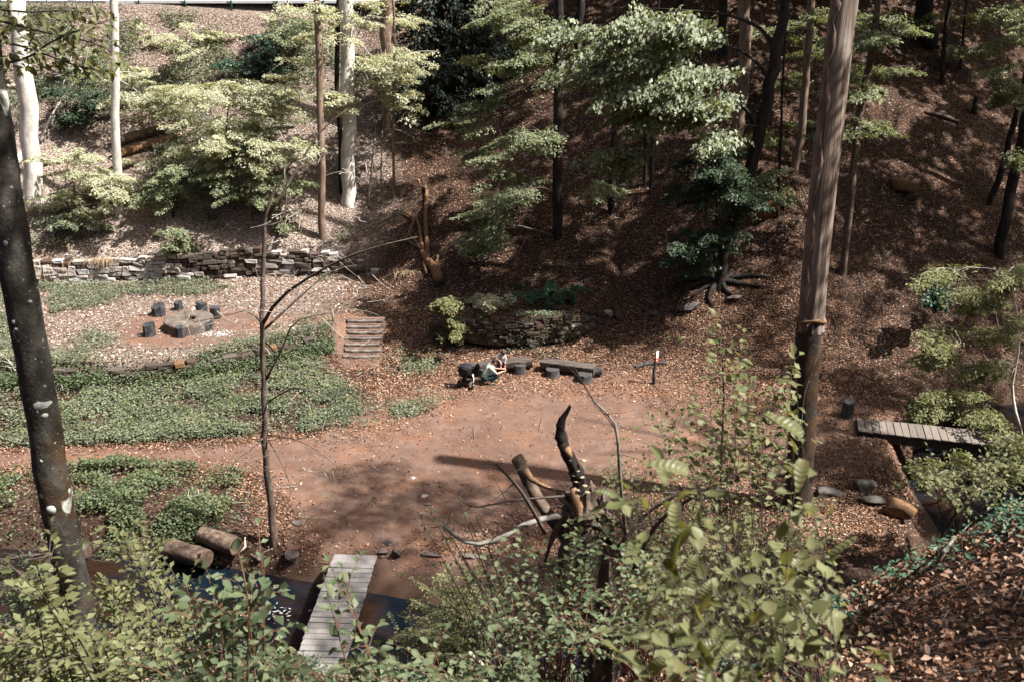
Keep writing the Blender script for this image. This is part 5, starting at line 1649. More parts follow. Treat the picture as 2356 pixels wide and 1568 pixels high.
# ---- right: hazel and shrubs over the far footbridge
tree('hazel_shrub', 'pale twigged hazel reaching over the right hillside edge', [(2350, 1000), (2330, 900), (2345, 760), (2320, 640)], .06, .02, 'bark_beech',
     targets=blob(2250, 640, 110, 60, 27, 31, 37) + blob(2250, 800, 120, 60, 27, 31, 49) + blob(2330, 700, 40, 120, 27, 30, 20), leaf='olive', nl=70, L=.075, width=.6, branch_r=.02, base=gp(2340, 1010), Y=29.0, cat='shrub', flare=.1)
tree('hazel_shrub', 'leafy shrub spilling over the far side of the right footbridge', [(2200, 985), (2190, 950), (2180, 920)], .05, .02, 'bark_dark',
     targets=blob(2140, 935, 120, 45, 32.3, 34.5, 49) + blob(2300, 985, 60, 30, 31.5, 33, 17), leaf='olive', nl=95, L=.075, width=.6, branch_r=.016, base=gp(2190, 990), Y=33.2, cat='shrub', flare=.1)
tree('hazel_shrub', 'leafy shrub in front of the black gully below the right footbridge', [(2300, 1150), (2290, 1110), (2280, 1060)], .05, .02, 'bark_dark',
     targets=blob(2240, 1085, 110, 45, 20, 24, 43) + blob(2310, 1040, 60, 30, 21, 24, 17), leaf='olive', nl=75, L=.07, width=.5, branch_r=.014, base=Vector((11.5, 21.5, h(11.5, 21.5))), Y=22, cat='shrub', flare=.1)
tree('ivy_bush', 'small dark evergreen bush on the leafy slope at the right', [(2165, 700), (2165, 680), (2165, 660)], .05, .03, 'bark_dark', targets=blob(2165, 665, 35, 45, 36.5, 38, 23), leaf='ivy', nl=80, L=.09, width=.4, cat='bush', flare=.1)
# plants on the curved wall
tree('wall_plant', 'bright yellow green plant tumbling over the left end of the curved wall', [(1025, 735), (1025, 725), (1025, 712)], .03, .015, 'bark_dark', targets=blob(1010, 715, 45, 20, 38.9, 40.3, 17) + blob(1045, 745, 30, 22, 38.8, 39.2, 13), leaf='olive', nl=60, L=.10, width=.45, branch_r=.01, cat='plant', flare=.0)
tree('wall_plant', 'second yellow green plant on top of the curved wall', [(1130, 712), (1130, 705), (1130, 692)], .03, .015, 'bark_dark', targets=blob(1130, 695, 38, 15, 39.3, 40.4, 17), leaf='pale', nl=60, L=.09, width=.45, branch_r=.01, cat='plant', flare=.0)
tree('wall_plant', 'carpet of dark green leaves on the slope above the curved wall', [(1270, 680), (1272, 675), (1275, 668)], .03, .015, 'bark_dark', targets=blob(1270, 670, 65, 13, 40.6, 41.8, 31), leaf='nettle', nl=60, L=.08, width=.4, branch_r=.01, cat='plant', flare=.0)

# ---- slender bare tree in the middle distance
sb = gp(632, 1250)
tr_px = [(632, 1250), (622, 1150), (612, 1050), (607, 900), (603, 740), (607, 620), (612, 500), (640, 420), (690, 350)]
Ym = sb.y
st_ = tree('slender_tree', 'slender crooked tree with bare pale twigs on the left bank of the clearing', tr_px, .125, .02, 'bark_mid', flare=.6, wob=.07,
     limbs=[([at(605, 745, Ym), at(640, 690, Ym - .2), at(700, 645, Ym - .5), at(780, 600, Ym - .9), at(860, 570, Ym - 1.2), at(960, 545, Ym - 1.5)], .055),
            ([at(606, 760, Ym), at(655, 715, Ym + .1), at(705, 670, Ym + .2), at(760, 625, Ym + .4), at(820, 610, Ym + .6)], .04),
            ([at(604, 745, Ym), at(570, 715, Ym - .3), at(520, 725, Ym - .6), at(440, 740, Ym - .8), at(425, 715, Ym - .9)], .03),
            ([at(612, 500, Ym), at(660, 430, Ym), at(700, 360, Ym + .2), at(740, 300, Ym + .3), at(800, 250, Ym + .3)], .045),
            ([at(610, 520, Ym), at(650, 505, Ym + .1), at(660, 440, Ym + .3), at(655, 380, Ym + .3)], .03),
            ([at(608, 880, Ym), at(650, 800, Ym - .2), at(680, 740, Ym - .3), at(760, 720, Ym - .5)], .035),
            ([at(610, 930, Ym), at(680, 890, Ym - .5), at(760, 920, Ym - .9), at(830, 965, Ym - 1.1)], .028),
            ([at(612, 1000, Ym), at(570, 1040, Ym - .4), at(540, 1060, Ym - .6), at(520, 1120, Ym - .6)], .025),
            ([at(614, 1000, Ym), at(680, 1010, Ym - .6), at(750, 1050, Ym - .9), at(810, 1110, Ym - 1.0)], .022),
            ([at(616, 1010, Ym), at(645, 1060, Ym - .6), at(668, 1120, Ym - .7), at(660, 1180, Ym - .7)], .02)])
g = Geo()
for i in range(150):
    px = random.choice([random.uniform(620, 900), random.uniform(430, 600), random.uniform(620, 830)]); py = random.choice([random.uniform(300, 700), random.uniform(690, 1100)])
    if px < 600: py = random.uniform(700, 760) if random.random() < .6 else random.uniform(980, 1130)
    a = at(px, py, Ym + random.uniform(-.9, .3)); d = Vector((random.gauss(.3, .8), random.gauss(0, .4), random.gauss(.0, .5))) * .5
    g.tube(resample([a, a + d * .5 + Vector((random.gauss(0, .05), 0, random.gauss(0, .05))), a + d], 4), [.010, .009, .007, .005, .003], 3, cap=False)
g.build('twigs', M['twig_pale'], st_, kind='stuff')
parts = [spray_leaves(at(random.uniform(640, 800), random.uniform(1020, 1180), Ym - .6), at(random.uniform(700, 820), random.uniform(1080, 1200), Ym - .8), .2, 10, .05, .1) for _ in range(10)]
leaves_object('young_leaves', parts, LEAF['olive'], st_)

# ---- dead trunk, right
db = gp(1832, 1165)
Yd = db.y
dt = thing('dead_tree', 'tall dead tree trunk stripped to bare grey wood above dark bark', 'dead tree', db)
def dpt(px, py):
    return at(px, py, Yd)
pts = [db - Vector((0, 0, .3)), dpt(1838, 1120), dpt(1845, 1000), dpt(1853, 850), dpt(1864, 735)]
sm = resample(pts, 14)
g = Geo(); g.tube(sm, [.43 - .006 * i for i in range(15)], 22, wob=.06, flare=.25)
g.build('bark', M['bark_moss'], dt)
pts = [dpt(1865, 760), dpt(1872, 650), dpt(1888, 480), (dpt(1910, 280)), dpt(1930, 100), dpt(1943, 0), dpt(1948, -40), dpt(1953, -80)]
sm2 = resample(pts, 30)
g = Geo(); n = 26
rd = random.Random(4); gr = [1 + .07 * math.sin(k * 2.4) + rd.uniform(-.05, .05) for k in range(n)]
up = Vector((.05, 0, 1)).normalized()
for i, c in enumerate(sm2):
    r_ = .345 - .0012 * i
    for k in range(n):
        a = 2 * math.pi * (k / n) + i * .015
        g.V.append((c.x + r_ * gr[k] * math.cos(a), c.y + r_ * gr[k] * math.sin(a) , c.z + .02 * math.sin(k * 1.7)))
for i in range(len(sm2) - 1):
    for k in range(n):
        k2 = (k + 1) % n
        g.F.append((i * n + k, i * n + k2, (i + 1) * n + k2, (i + 1) * n + k))
g.build('bare_wood', M['dead_wood'], dt)
# ragged strip of bark left on the left side
g = Geo(); m_ = 26
for i in range(m_ + 1):
    c = sm2[0].lerp(sm2[0], 0) if i == 0 else sm2[min(i, len(sm2) - 1)]
    for j, a in enumerate((R(195), R(215), R(232 + 10 * math.sin(i * 1.9)))):
        r_ = (.40 if j < 2 else .385) + .02 * math.sin(i * 2.7 + j)
        g.V.append((c.x + r_ * math.cos(a), c.y + r_ * math.sin(a), c.z))
for i in range(m_):
    for j in range(2):
        g.F.append((i * 3 + j, i * 3 + j + 1, i * 3 + j + 4, i * 3 + j + 3))
o = g.build('bark_strip', M['bark_brown'], dt)
sd = o.modifiers.new('s', 'SOLIDIFY'); sd.thickness = .05
g = Geo()
ring = [sm[-1] + Vector((.40 * math.cos(a), .40 * math.sin(a), .04 + .05 * math.sin(a * 3))) for a in [R(180 + 15 * i) for i in range(13)]]
g.tube(ring, [.05 + .02 * math.sin(i * 2) for i in range(13)], 7, wob=.3)
g.build('moss_collar', M['moss_orange'], dt)
bare_branch('ivy_vine', 'thin pale vine creeping up the dark foot of the dead trunk', [dpt(1842, 1010) + Vector((-.1, -.44, 0)), dpt(1838, 900) + Vector((.02, -.44, 0)), dpt(1858, 820) + Vector((.1, -.44, 0)), dpt(1868, 745) + Vector((.2, -.42, 0))], .014, 'twig_grey', 8, .35, 'vine', .6)

# ---- lichened near trunk, left, and its branch across the top corner
Yn = 8.8
nb = Vector((at(190, 1500, Yn).x + .05, Yn, h(-4, Yn)))
nt_ = tree('beech_tree', 'near beech trunk with white lichen spots leaning along the left side', [(185, 1420), (150, 1247), (117, 1085), (86, 888), (45, 656), (9, 442), (-10, 316), (-50, 60), (-60, -50)], .165, .145, 'bark_near', extend=6, base=nb, Y=Yn, seg=24, wob=.025, bend=.025,
     limbs=[([at(-30, 150, 8.0), at(60, 135, 7.8), at(130, 90, 7.6), at(270, 40, 7.4)], .012), ([at(-30, 40, 8.0), at(80, 70, 7.8), at(200, 95, 7.6), at(260, 120, 7.5)], .010), ([at(-30, 90, 8.0), at(60, 110, 7.7), at(170, 150, 7.5), at(240, 165, 7.4)], .009)])

NEAR_SM = LAST_SM
# white lichen patches on the near trunk
for k, (px, py, w_, hh) in enumerate([(40, 770, .045, .085), (30, 742, .02, .025), (92, 935, .07, .05), (100, 958, .03, .025), (118, 1172, .055, .06), (150, 1190, .018, .03), (12, 560, .02, .03), (62, 700, .015, .02), (128, 905, .012, .045), (95, 1060, .015, .02)]):
    c = at(px, py, Yn - .16)
    rd = random.Random(k); g = Geo(); n = 14
    ki = min(range(len(NEAR_SM)), key=lambda i: abs(NEAR_SM[i].z - c.z)); RR = .165 - .02 * ki / len(NEAR_SM) + .001
    tcx = NEAR_SM[ki]
    dx = c.x - trunk_at(NEAR_SM, c.z).x
    cy_ = Yn - math.sqrt(max(.155 ** 2 - dx * dx, .0004)) 
    for lay in (0, 1):
        for j in range(n):
            a = 2 * math.pi * j / n; r_ = rd.uniform(.75, 1.1) if lay == 0 else 0
            if lay == 0:
                x = dx + w_ * r_ * math.cos(a); 
                g.V.append((c.x - dx + x, Yn - math.sqrt(max(.0 + RR ** 2 - x * x, .0002)) + .004, c.z + hh * r_ * math.sin(a)))
            else:
                x = dx + w_ * .8 * math.cos(a)
                g.V.append((c.x - dx + x, Yn - math.sqrt(max(.0 + RR ** 2 - x * x, .0002)) - .003, c.z + hh * .8 * math.sin(a)))
    for j in range(n):
        g.F.append((j, (j + 1) % n, n + (j + 1) % n, n + j))
    g.F.append(tuple(n + j for j in range(n)))
    g.build('lichen_patch', M['lichen'], nt_)
# ================================================================== NEAR PLANTS
def leaf_mesh(name, mat, w=.6, curl=.18, fold=.16, seed=0):
    """single leaf, unit length along +y, 4 x 6 quads with folded midrib and a pointed tip"""
    rnd = random.Random(seed)
    V = []; F = []
    n = 6
    for i in range(n + 1):
        s_ = i / n
        hw_ = w * .5 * (math.sin(math.pi * min(s_ * .93 + .02, 1)) ** .75) * (1 - .15 * s_) + (.0 if 0 < i < n else .004)
        zc = -curl * s_ * s_
        for j, q in enumerate((-1, -.5, 0, .5, 1)):
            V.append((q * hw_, s_, zc + abs(q) * fold * hw_ * 2 * (1 - .3 * s_) + .02 * math.sin(i * 3.1 + j) * abs(q) + rnd.uniform(-.008, .008)))
    for i in range(n):
        for j in range(4):
            F.append((i * 5 + j, i * 5 + j + 1, (i + 1) * 5 + j + 1, (i + 1) * 5 + j))
    V += [(-.012, -.16, 0.03), (.012, -.16, .03)]
    F.append((len(V) - 2, len(V) - 1, 3, 1))
    me = bpy.data.meshes.new(name); me.from_pydata(V, [], F); me.update()
    me.polygons.foreach_set('use_smooth', [True] * len(F))
    me.materials.append(LEAF[mat])
    return me
LM = {}
def leaf_set(mat, w=.62, curl=.18):
    mat = mat + '_near' if mat + '_near' in LEAF else mat
    key = (mat, w, curl)
    if key not in LM:
        LM[key] = [leaf_mesh('leaf', mat, w * f, curl * c, (.16, .34, .08, .28, .45, .2)[i], i) for i, (f, c) in enumerate(((1, 1), (.88, 2.2), (1.1, .3), (.95, 3.0), (.75, 1.2), (1.0, -1.2)))]
    return LM[key]
def place_leaf(mesh, pos, d, nrm, L, parent):
    d = Vector(d).normalized(); nrm = Vector(nrm); nrm = nrm - d * nrm.dot(d)
    nrm = nrm.normalized() if nrm.length > 1e-5 else Vector((0, 0, 1))
    sd = d.cross(nrm)
    Mx = Matrix((sd, d, nrm)).transposed().to_4x4() @ Matrix.Scale(L, 4)
    Mx.translation = pos
    o = bpy.data.objects.new('leaf', mesh); link(o)
    o.matrix_basis = Mx
    adopt(o, parent)
def shrub(name, label, base, tips, mat, L, per_tip, bark='twig_dark', r=.012, limit=260, side=4, sidelen=.35, hang=.3, cat='shrub', group=None, w=.62, curl=.2, spread=.5, bowing=.25, small=.0, axis_leaves=True):
    """stems from the base to each tip, side twigs, single leaves as parts; what passes the limit is one mass"""
    base = Vector(base)
    t = thing(name, label, cat, base, group)
    g = Geo(); spots = []
    for T in tips:
        T = Vector(T)
        b0 = base + Vector((random.uniform(-.12, .12), random.uniform(-.12, .12), -.05))
        mid = b0.lerp(T, .5) + Vector((random.uniform(-1, 1) * bowing * .4, random.uniform(-1, 1) * bowing * .4, bowing))
        st = resample([b0, mid, T], 10)
        ln = (T - b0).length
        rr_ = r * (.7 + .25 * ln)
        g.tube(st, [rr_ * (1 - .8 * i / 10) for i in range(11)], 6, cap=False)
        lines = [(st[5:], 1.0)]
        for k in range(side):
            i0 = random.randint(3, 9); c = st[i0]
            ax = (st[min(i0 + 1, 10)] - st[i0 - 1]).normalized()
            sdv = Vector((random.gauss(0, 1), random.gauss(0, .7), random.gauss(.1, .45)))
            sdv = (sdv - ax * sdv.dot(ax) * .5).normalized()
            e = c + (sdv * spread * 1.3 + ax * .5).normalized() * sidelen * random.uniform(.5, 1.2)
            tw_ = resample([c, c.lerp(e, .5) + Vector((0, 0, .03)), e - Vector((0, 0, .03))], 5)
            g.tube(tw_, [rr_ * .4 * (1 - .7 * i / 5) for i in range(6)], 4, cap=False)
            lines.append((tw_[1:], .9))
        tot = sum(sum((a - b_).length for a, b_ in zip(l_[:-1], l_[1:])) for l_, _ in lines)
        for l_, sc in lines:
            ll = sum((a - b_).length for a, b_ in zip(l_[:-1], l_[1:]))
            m_ = max(2, int(round(per_tip * ll / tot)))
            for i in range(m_):
                f = (i + .6) / m_ * (len(l_) - 1); k = min(int(f), len(l_) - 2)
                p = l_[k].lerp(l_[k + 1], f - k); ax = (l_[k + 1] - l_[k]).normalized()
                sdv = ax.cross(Vector((0, 0, 1)))
                sdv = sdv.normalized() if sdv.length > .05 else Vector((1, 0, 0))
                d = (ax * random.uniform(.3, .9) + sdv * (1 if i % 2 else -1) * random.uniform(.5, 1.1) + Vector((random.gauss(0, .2), random.gauss(0, .2), random.gauss(0, .2) - hang))).normalized()
                if i == m_ - 1:
                    d = (ax + Vector((0, 0, -hang * .6))).normalized()
                nrm = Vector((random.gauss(0, .3), random.gauss(-.25, .3), 1))
                LL = L * random.uniform(.6, 1.25) * sc
                spots.append((p + d * LL * .1, d, nrm, LL))
    g.build('stems', M[bark], t)
    random.shuffle(spots)
    ms_ = leaf_set(mat, w, curl)
    for (p, d, nn, LL) in spots[:limit]:
        place_leaf(random.choice(ms_), p, d, nn, LL, t)
    rest = spots[limit:]
    if rest:
        C = np.array([p + d * LL * .5 for p, d, nn, LL in rest]); D = np.array([d for p, d, nn, LL in rest]); N = np.array([nn for p, d, nn, LL in rest]); LL = np.array([q[3] for q in rest])
        leaves_object('foliage', [leaf_geo(C, D, N, LL, LL * w, .14)], LEAF[mat], t)
    return t
def tipset(px, py, rx, ry, t0, t1, n):
    out = []
    for _ in range(n):
        a = random.uniform(0, 6.28); q = math.sqrt(random.random())
        out.append(att(px + rx * q * math.cos(a), py + ry * q * math.sin(a), random.uniform(t0, t1)))
    return out
def gb(x, y):
    return Vector((x, y, h(x, y)))

# leafy twig ends of the near beech, top left corner
near_tree = [o for o in COL.objects if o.get('label', '').startswith('near beech trunk')][0]
lms = leaf_set('olive', .68, .2)
g = Geo()
for line in ([(-20, 150), (60, 135), (130, 90), (270, 40)], [(-20, 40), (80, 70), (200, 95), (260, 120)], [(-20, 90), (60, 110), (170, 150), (240, 165)], [(-20, 20), (60, 28), (140, 25), (200, 30)]):
    pl3 = resample([at(a, b_, 7.9 - .002 * a) for a, b_ in line], 10)
    g.tube(pl3, [.010 * (1 - .07 * i) for i in range(11)], 5, cap=False)
    for i in range(11):
        for k in range(7):
            a = pl3[i] + Vector((random.gauss(0, .06), random.gauss(0, .12), random.gauss(-.03, .05)))
            d = Vector((random.gauss(.5, .6), random.gauss(-.1, .5), random.gauss(-.35, .3)))
            place_leaf(random.choice(lms), a, d, Vector((random.gauss(0, .3), random.gauss(-.3, .3), 1)), random.uniform(.045, .085), near_tree)
g.build('twigs', M['twig_dark'], near_tree)

# bottom left: olive beech sapling
shrub('beech_sapling', 'olive leaved beech sapling filling the bottom left corner', gb(-3.0, 5.6), tipset(110, 1490, 140, 70, 6.3, 7.6, 24) + tipset(290, 1500, 90, 50, 6.3, 7.4, 9) + tipset(90, 1330, 60, 60, 5.0, 6.0, 7), 'olive', .072, 55, limit=295, sidelen=.42, hang=.25, r=.008, bowing=.35)
shrub('beech_sapling', 'taller olive spray rising right of the lichened trunk at the lower left', gb(-2.4, 7.4), tipset(310, 1240, 60, 35, 8.3, 9.3, 12) + tipset(240, 1370, 80, 50, 8, 9, 18), 'olive', .075, 46, limit=260, sidelen=.4, hang=.2, r=.008, bowing=.35)
shrub('hazel_shrub', 'olive shrub on the near bank behind the lichened trunk at the left edge', gb(-5.6, 10.0), tipset(50, 1320, 90, 45, 10.5, 12, 18) + tipset(150, 1350, 70, 40, 10.5, 12, 10), 'bramble', .075, 40, limit=250, sidelen=.45, hang=.2, r=.007, bowing=.4)
# bottom centre left: bramble / raspberry canes
shrub('bramble', 'green bramble canes at the bottom left of the footbridge', gb(-1.7, 5.0), tipset(500, 1390, 110, 90, 5.2, 6.4, 12) + tipset(600, 1340, 80, 60, 5.2, 6.2, 6) + tipset(470, 1540, 150, 40, 5.0, 6.0, 12), 'bramble', .075, 26, 'twig_red', limit=290, sidelen=.3, hang=.15, w=.72, cat='bramble', r=.007, bowing=.25)
shrub('bramble', 'tall green cane rising in front of the near end of the footbridge', gb(-.85, 5.2), tipset(750, 1290, 50, 60, 5.5, 6.2, 3) + tipset(650, 1500, 60, 40, 5.2, 6.2, 5) + tipset(860, 1520, 60, 40, 5.2, 6.2, 5), 'bramble', .07, 28, 'twig_red', limit=280, sidelen=.28, hang=.2, w=.72, cat='bramble', r=.007, bowing=.2)
# shrub over the water right of the bridge
shrub('hazel_shrub', 'yellow green shrub leaning over the stream right of the footbridge', gb(-.4, 15.0), tipset(1030, 1390, 110, 100, 16, 19, 48) + tipset(960, 1490, 120, 50, 15, 18, 22), 'olive', .07, 75, limit=280, sidelen=.5, hang=.3, r=.010, bowing=.6, spread=.7)
shrub('hazel_shrub', 'thin leafy shoots standing above the stream bank left of the broken stump', gb(.2, 11.5), tipset(990, 1210, 60, 50, 12.5, 13.5, 6) + tipset(1100, 1190, 60, 50, 11.5, 13, 6), 'bramble', .06, 16, limit=180, sidelen=.35, hang=.4, r=.008, bowing=.3)
# brambles in front of the broken stump
shrub('bramble', 'dense green bramble in front of the broken stump', gb(.45, 7.2), tipset(1230, 1290, 130, 70, 7.0, 8.0, 18) + tipset(1330, 1220, 80, 60, 7.2, 8.0, 8) + tipset(1180, 1400, 120, 60, 6.6, 7.6, 14), 'bramble', .055, 26, 'twig_red', limit=290, sidelen=.28, hang=.1, w=.75, cat='bramble', r=.006, bowing=.2)
shrub('bramble', 'dark bramble with round leaves below the stump towards the bottom edge', gb(1.1, 6.6), tipset(1420, 1330, 110, 60, 6.3, 7.2, 14) + tipset(1350, 1450, 110, 60, 6.0, 7.0, 14) + tipset(1550, 1300, 90, 50, 6.5, 7.2, 8), 'bramble', .05, 26, 'twig_red', limit=290, sidelen=.26, hang=.1, w=.75, cat='bramble', r=.006, bowing=.2)
shrub('bramble', 'low bramble shoots along the bottom edge left of centre', gb(.0, 5.6), tipset(1000, 1530, 120, 40, 5.6, 6.4, 12) + tipset(1200, 1530, 110, 40, 5.6, 6.4, 12), 'bramble', .055, 26, 'twig_red', limit=290, sidelen=.26, hang=.1, w=.75, cat='bramble', r=.006, bowing=.15)
shrub('hazel_shrub', 'low yellow green foliage on the near bank right of the broken stump', gb(2.5, 9.2), tipset(1560, 1230, 120, 50, 9.5, 11.5, 16) + tipset(1750, 1215, 110, 50, 10, 12, 18) + tipset(1900, 1230, 80, 40, 10, 12, 12), 'olive', .06, 34, limit=280, sidelen=.4, hang=.2, r=.008, bowing=.4)
# mid sapling with pale leaves before the clearing
shrub('beech_sapling', 'fresh pale beech sapling standing before the right half of the clearing', gb(1.95, 6.6), tipset(1650, 780, 85, 60, 6.6, 7.4, 5) + tipset(1760, 830, 100, 70, 6.4, 7.2, 6) + tipset(1540, 950, 50, 40, 6.6, 7.4, 3) + tipset(1680, 930, 130, 60, 6.4, 7.3, 6) + tipset(1830, 950, 60, 50, 6.4, 7.0, 3), 'olive', .066, 38, limit=290, sidelen=.34, hang=.35, r=.003, bowing=.3)
shrub('beech_sapling', 'airy sapling with tiny leaves right of the broken stump', gb(1.5, 8.0), tipset(1480, 1060, 100, 70, 8.6, 9.8, 10) + tipset(1620, 1090, 110, 60, 8.6, 9.8, 10) + tipset(1420, 1150, 70, 50, 8.6, 9.6, 6), 'olive', .05, 46, limit=260, sidelen=.4, hang=.2, r=.003, bowing=.3)
# big blurred leaves close to the lens
shrub('beech_sapling', 'closest beech sapling with large blurred drooping leaves', gb(.95, 2.15), tipset(1850, 1030, 40, 40, 2.45, 2.7, 2) + tipset(1520, 1080, 90, 40, 2.4, 2.7, 3) + tipset(1400, 1130, 50, 30, 2.4, 2.7, 2) + tipset(1700, 1230, 120, 70, 2.4, 2.7, 3) + tipset(1930, 1260, 60, 40, 2.4, 2.6, 2) + tipset(1560, 1420, 100, 70, 2.3, 2.7, 6) + tipset(1500, 1520, 140, 40, 2.3, 2.6, 5), 'olive', .064, 12, 'twig_dark', limit=200, side=2, sidelen=.14, hang=.6, r=.003, bowing=.1, w=.66, curl=.35)
shrub('beech_sapling', 'small blurred shoot at the bottom right of the closest sapling', gb(1.4, 2.4), tipset(1860, 1470, 90, 50, 2.6, 2.9, 3) + tipset(2010, 1520, 60, 30, 2.7, 2.9, 2), 'olive', .055, 7, 'twig_red', limit=60, side=1, sidelen=.1, hang=.5, r=.003, bowing=.08, w=.66, curl=.35)
shrub('beech_sapling', 'tangled olive sapling behind the blurred leaves at the bottom right of centre', gb(1.75, 4.4), tipset(1560, 1290, 130, 90, 4.2, 5.2, 12) + tipset(1720, 1400, 130, 90, 4.2, 5.0, 12) + tipset(1480, 1450, 120, 80, 4.0, 5.0, 10) + tipset(1850, 1300, 80, 60, 4.4, 5.2, 5), 'olive', .056, 22, 'twig_dark', limit=290, sidelen=.24, hang=.35, r=.004, bowing=.2)
# right side shrubs on the near slope
shrub('hazel_shrub', 'pale leaved shrub at the right edge in front of the gully', gb(4.1, 8.1), tipset(2200, 1120, 110, 40, 8.4, 9.2, 8) + tipset(2310, 1080, 50, 60, 8.4, 9.2, 7), 'olive', .06, 24, limit=200, sidelen=.3, hang=.2, r=.007, bowing=.25)
# green anemone leaves on the brow of the near slope
def herb_patch(name, label, spots, mat, size, n, hgt, cat='plant'):
    P = []
    for (px, py, rx, ry, t0) in spots:
        for _ in range(n):
            q = gp(px + random.gauss(0, rx), py + random.gauss(0, ry), 4.0, 0.0, 14.0)
            if q.z + .6 > CAMZ + ray(px, py)[2] * 13 and q.y < 11.5:
                P.append(q)
    if not P:
        return
    P = np.array(P)
    P[:, 2] += rng.random(len(P)) * hgt
    base_ = Vector(P.mean(0)); base_.z = h(base_.x, base_.y)
    t = thing(name, label, cat, base_)
    n_ = len(P)
    N = np.stack([rng.normal(0, .4, n_), rng.normal(-.25, .4, n_), np.ones(n_)], 1)
    LL = rng.uniform(.6, 1.3, n_) * size
    leaves_object('foliage', [leaf_geo(P, rand_dirs(n_), N, LL, LL * .45, .1)], LEAF[mat], t)
    g = Geo()
    for p in P[::6]:
        p = Vector(p); q = p - Vector((random.gauss(0, .02), random.gauss(0, .02), hgt))
        g.tube([q, p], [.003, .002], 3, cap=False)
    g.build('stalks', M['twig_red'], t, kind='stuff')
herb_patch('wood_anemone', 'band of teal green feathery leaves along the brow of the near right slope', [(2250, 1195, 90, 22, 7), (2100, 1240, 80, 26, 7), (1990, 1300, 60, 30, 7)], 'nettle', .06, 650, .18)
herb_patch('wood_anemone', 'smaller tuft of teal green feathery leaves lower on the near slope', [(1890, 1400, 45, 28, 6)], 'nettle', .05, 380, .12)
herb_patch('fern', 'dark fern clump at the bottom edge under the closest sapling', [(1690, 1540, 60, 20, 6)], 'ivy', .05, 300, .12)

# near slope: fallen beech leaves, the largest as single leaves
def p_near(x, y):
    return np.ones_like(x)
x_ = rng.uniform(-3.5, 6.5, 62000); y_ = rng.uniform(2.5, 12, 62000)
Pn = np.stack([x_, y_, H(x_, y_)], 1)
Pn = Pn[in_view(Pn, .1)]
Nn_ = len(Pn)
near_hill = bpy.data.objects['near_hillside']
V, F = litter_leaves(Pn, .03, .068, .95, .035, .4)
leaves_object('near_leaf_litter', [(V, F)], LEAF['litter'])
lset = [leaf_mesh('fallen_leaf', 'litter', .6, c, f, i) for i, (c, f) in enumerate(((.5, .3), (-.4, .35), (.9, .2), (.1, .5)))]
cnt = 0
while cnt < 240:
    p = gp(random.uniform(1250, 2370), random.uniform(1230, 1580), 3.5, 0.0, 14.0)
    if p.y > 9: continue
    o = bpy.data.objects.new('fallen_leaf', random.choice(lset)); link(o)
    o.location = p + Vector((0, 0, .02)); o.rotation_euler = (random.gauss(0, .5) - .2, random.gauss(0, .5), random.uniform(0, 6.28))
    s_ = random.uniform(.045, .075); o.scale = (s_, s_, s_)
    o.parent = near_hill
    cnt += 1
g = Geo()
for _ in range(130):
    p = gp(random.uniform(1150, 2370), random.uniform(1220, 1580), 3.5, 0.0, 14.0)
    if p.y > 11: continue
    a = random.uniform(0, 6.28); L_ = random.uniform(.06, .35); q = p + Vector((math.cos(a) * L_, math.sin(a) * L_, 0)); q.z = h(q.x, q.y) + .03
    g.tube([p + Vector((0, 0, .025)), p.lerp(q, .5) + Vector((random.gauss(0, .02), 0, .03)), q], [.004, .0035, .002], 4, cap=False)
g.build('near_twigs', M['twig_grey'], kind='stuff')
xb = rng.uniform(-14, 12, 26000); yb = rng.uniform(12, 21, 26000)
Pb = np.stack([xb, yb, H(xb, yb)], 1); Pb = Pb[in_view(Pb, .05)]
leaves_object('bank_leaf_litter', [litter_leaves(Pb, .05, .11, .6, .03)], LEAF['litter'])
# plants on the near bank of the stream
Pg = Pb[(rng.random(len(Pb)) < sstep(-.1, .15, fbm(Pb[:, 0], Pb[:, 1], 1.4, 3, 31.)))][:14000]
Pg = np.concatenate([Pg + rng.normal(0, .05, Pg.shape) for _ in range(2)])
cover('bank_plants', Pg, .5, .08, LEAF['bramble'], .6)

# ------------------------------------------------------------------ broken stump with bracket fungus
bs = thing('broken_stump', 'broken rotten stump with bracket fungus and a snapped upright limb', 'stump', gb(1.0, 8.2))
Yk = 8.2
def snag(name, pts, rad, mat, parent, seed, seg=22, ridge=.22, jag=.12, n=26):
    """rotten wood: long ridges and furrows, splintered jagged top"""
    rd = random.Random(seed); g = Geo()
    pp = resample(pts, n)
    rg = [rd.uniform(-ridge, ridge) for _ in range(seg)]
    jg = [rd.uniform(-.2, 1) * jag for _ in range(seg)]
    for i, c in enumerate(pp):
        t_ = (pp[min(i + 1, n)] - pp[max(i - 1, 0)]).normalized()
        a_ = t_.cross(Vector((0, 1, 0))).normalized(); b2 = t_.cross(a_)
        f_ = i / n * (len(rad) - 1); k = min(int(f_), len(rad) - 2); r_ = rad[k] + (rad[k + 1] - rad[k]) * (f_ - k)
        r_ *= 1 + .05 * math.sin(i * 1.1 + seed) + rd.uniform(-.08, .08)
        for j in range(seg):
            an = 2 * math.pi * j / seg + .05 * i
            w = 1 + rg[j] + rd.uniform(-.09, .09)
            top = t_ * jg[j] * max(0, (i - n + 3) / 3)
            g.V.append(tuple(c + (a_ * math.cos(an) + b2 * math.sin(an)) * r_ * w + top))
    for i in range(n):
        for j in range(seg):
            j2 = (j + 1) % seg
            g.F.append((i * seg + j, i * seg + j2, (i + 1) * seg + j2, (i + 1) * seg + j))
    g.F.append(tuple(n * seg + j for j in range(seg)))
    return g.build(name, M[mat], parent, smooth=False)
snag('bole', [gb(1.0, 8.3) - Vector((0, 0, .3)), at(1365, 1300, Yk), at(1345, 1210, Yk), at(1335, 1150, Yk)], [.24, .22, .19, .15], 'bark_mid', bs, 3, 26, .2, .18)
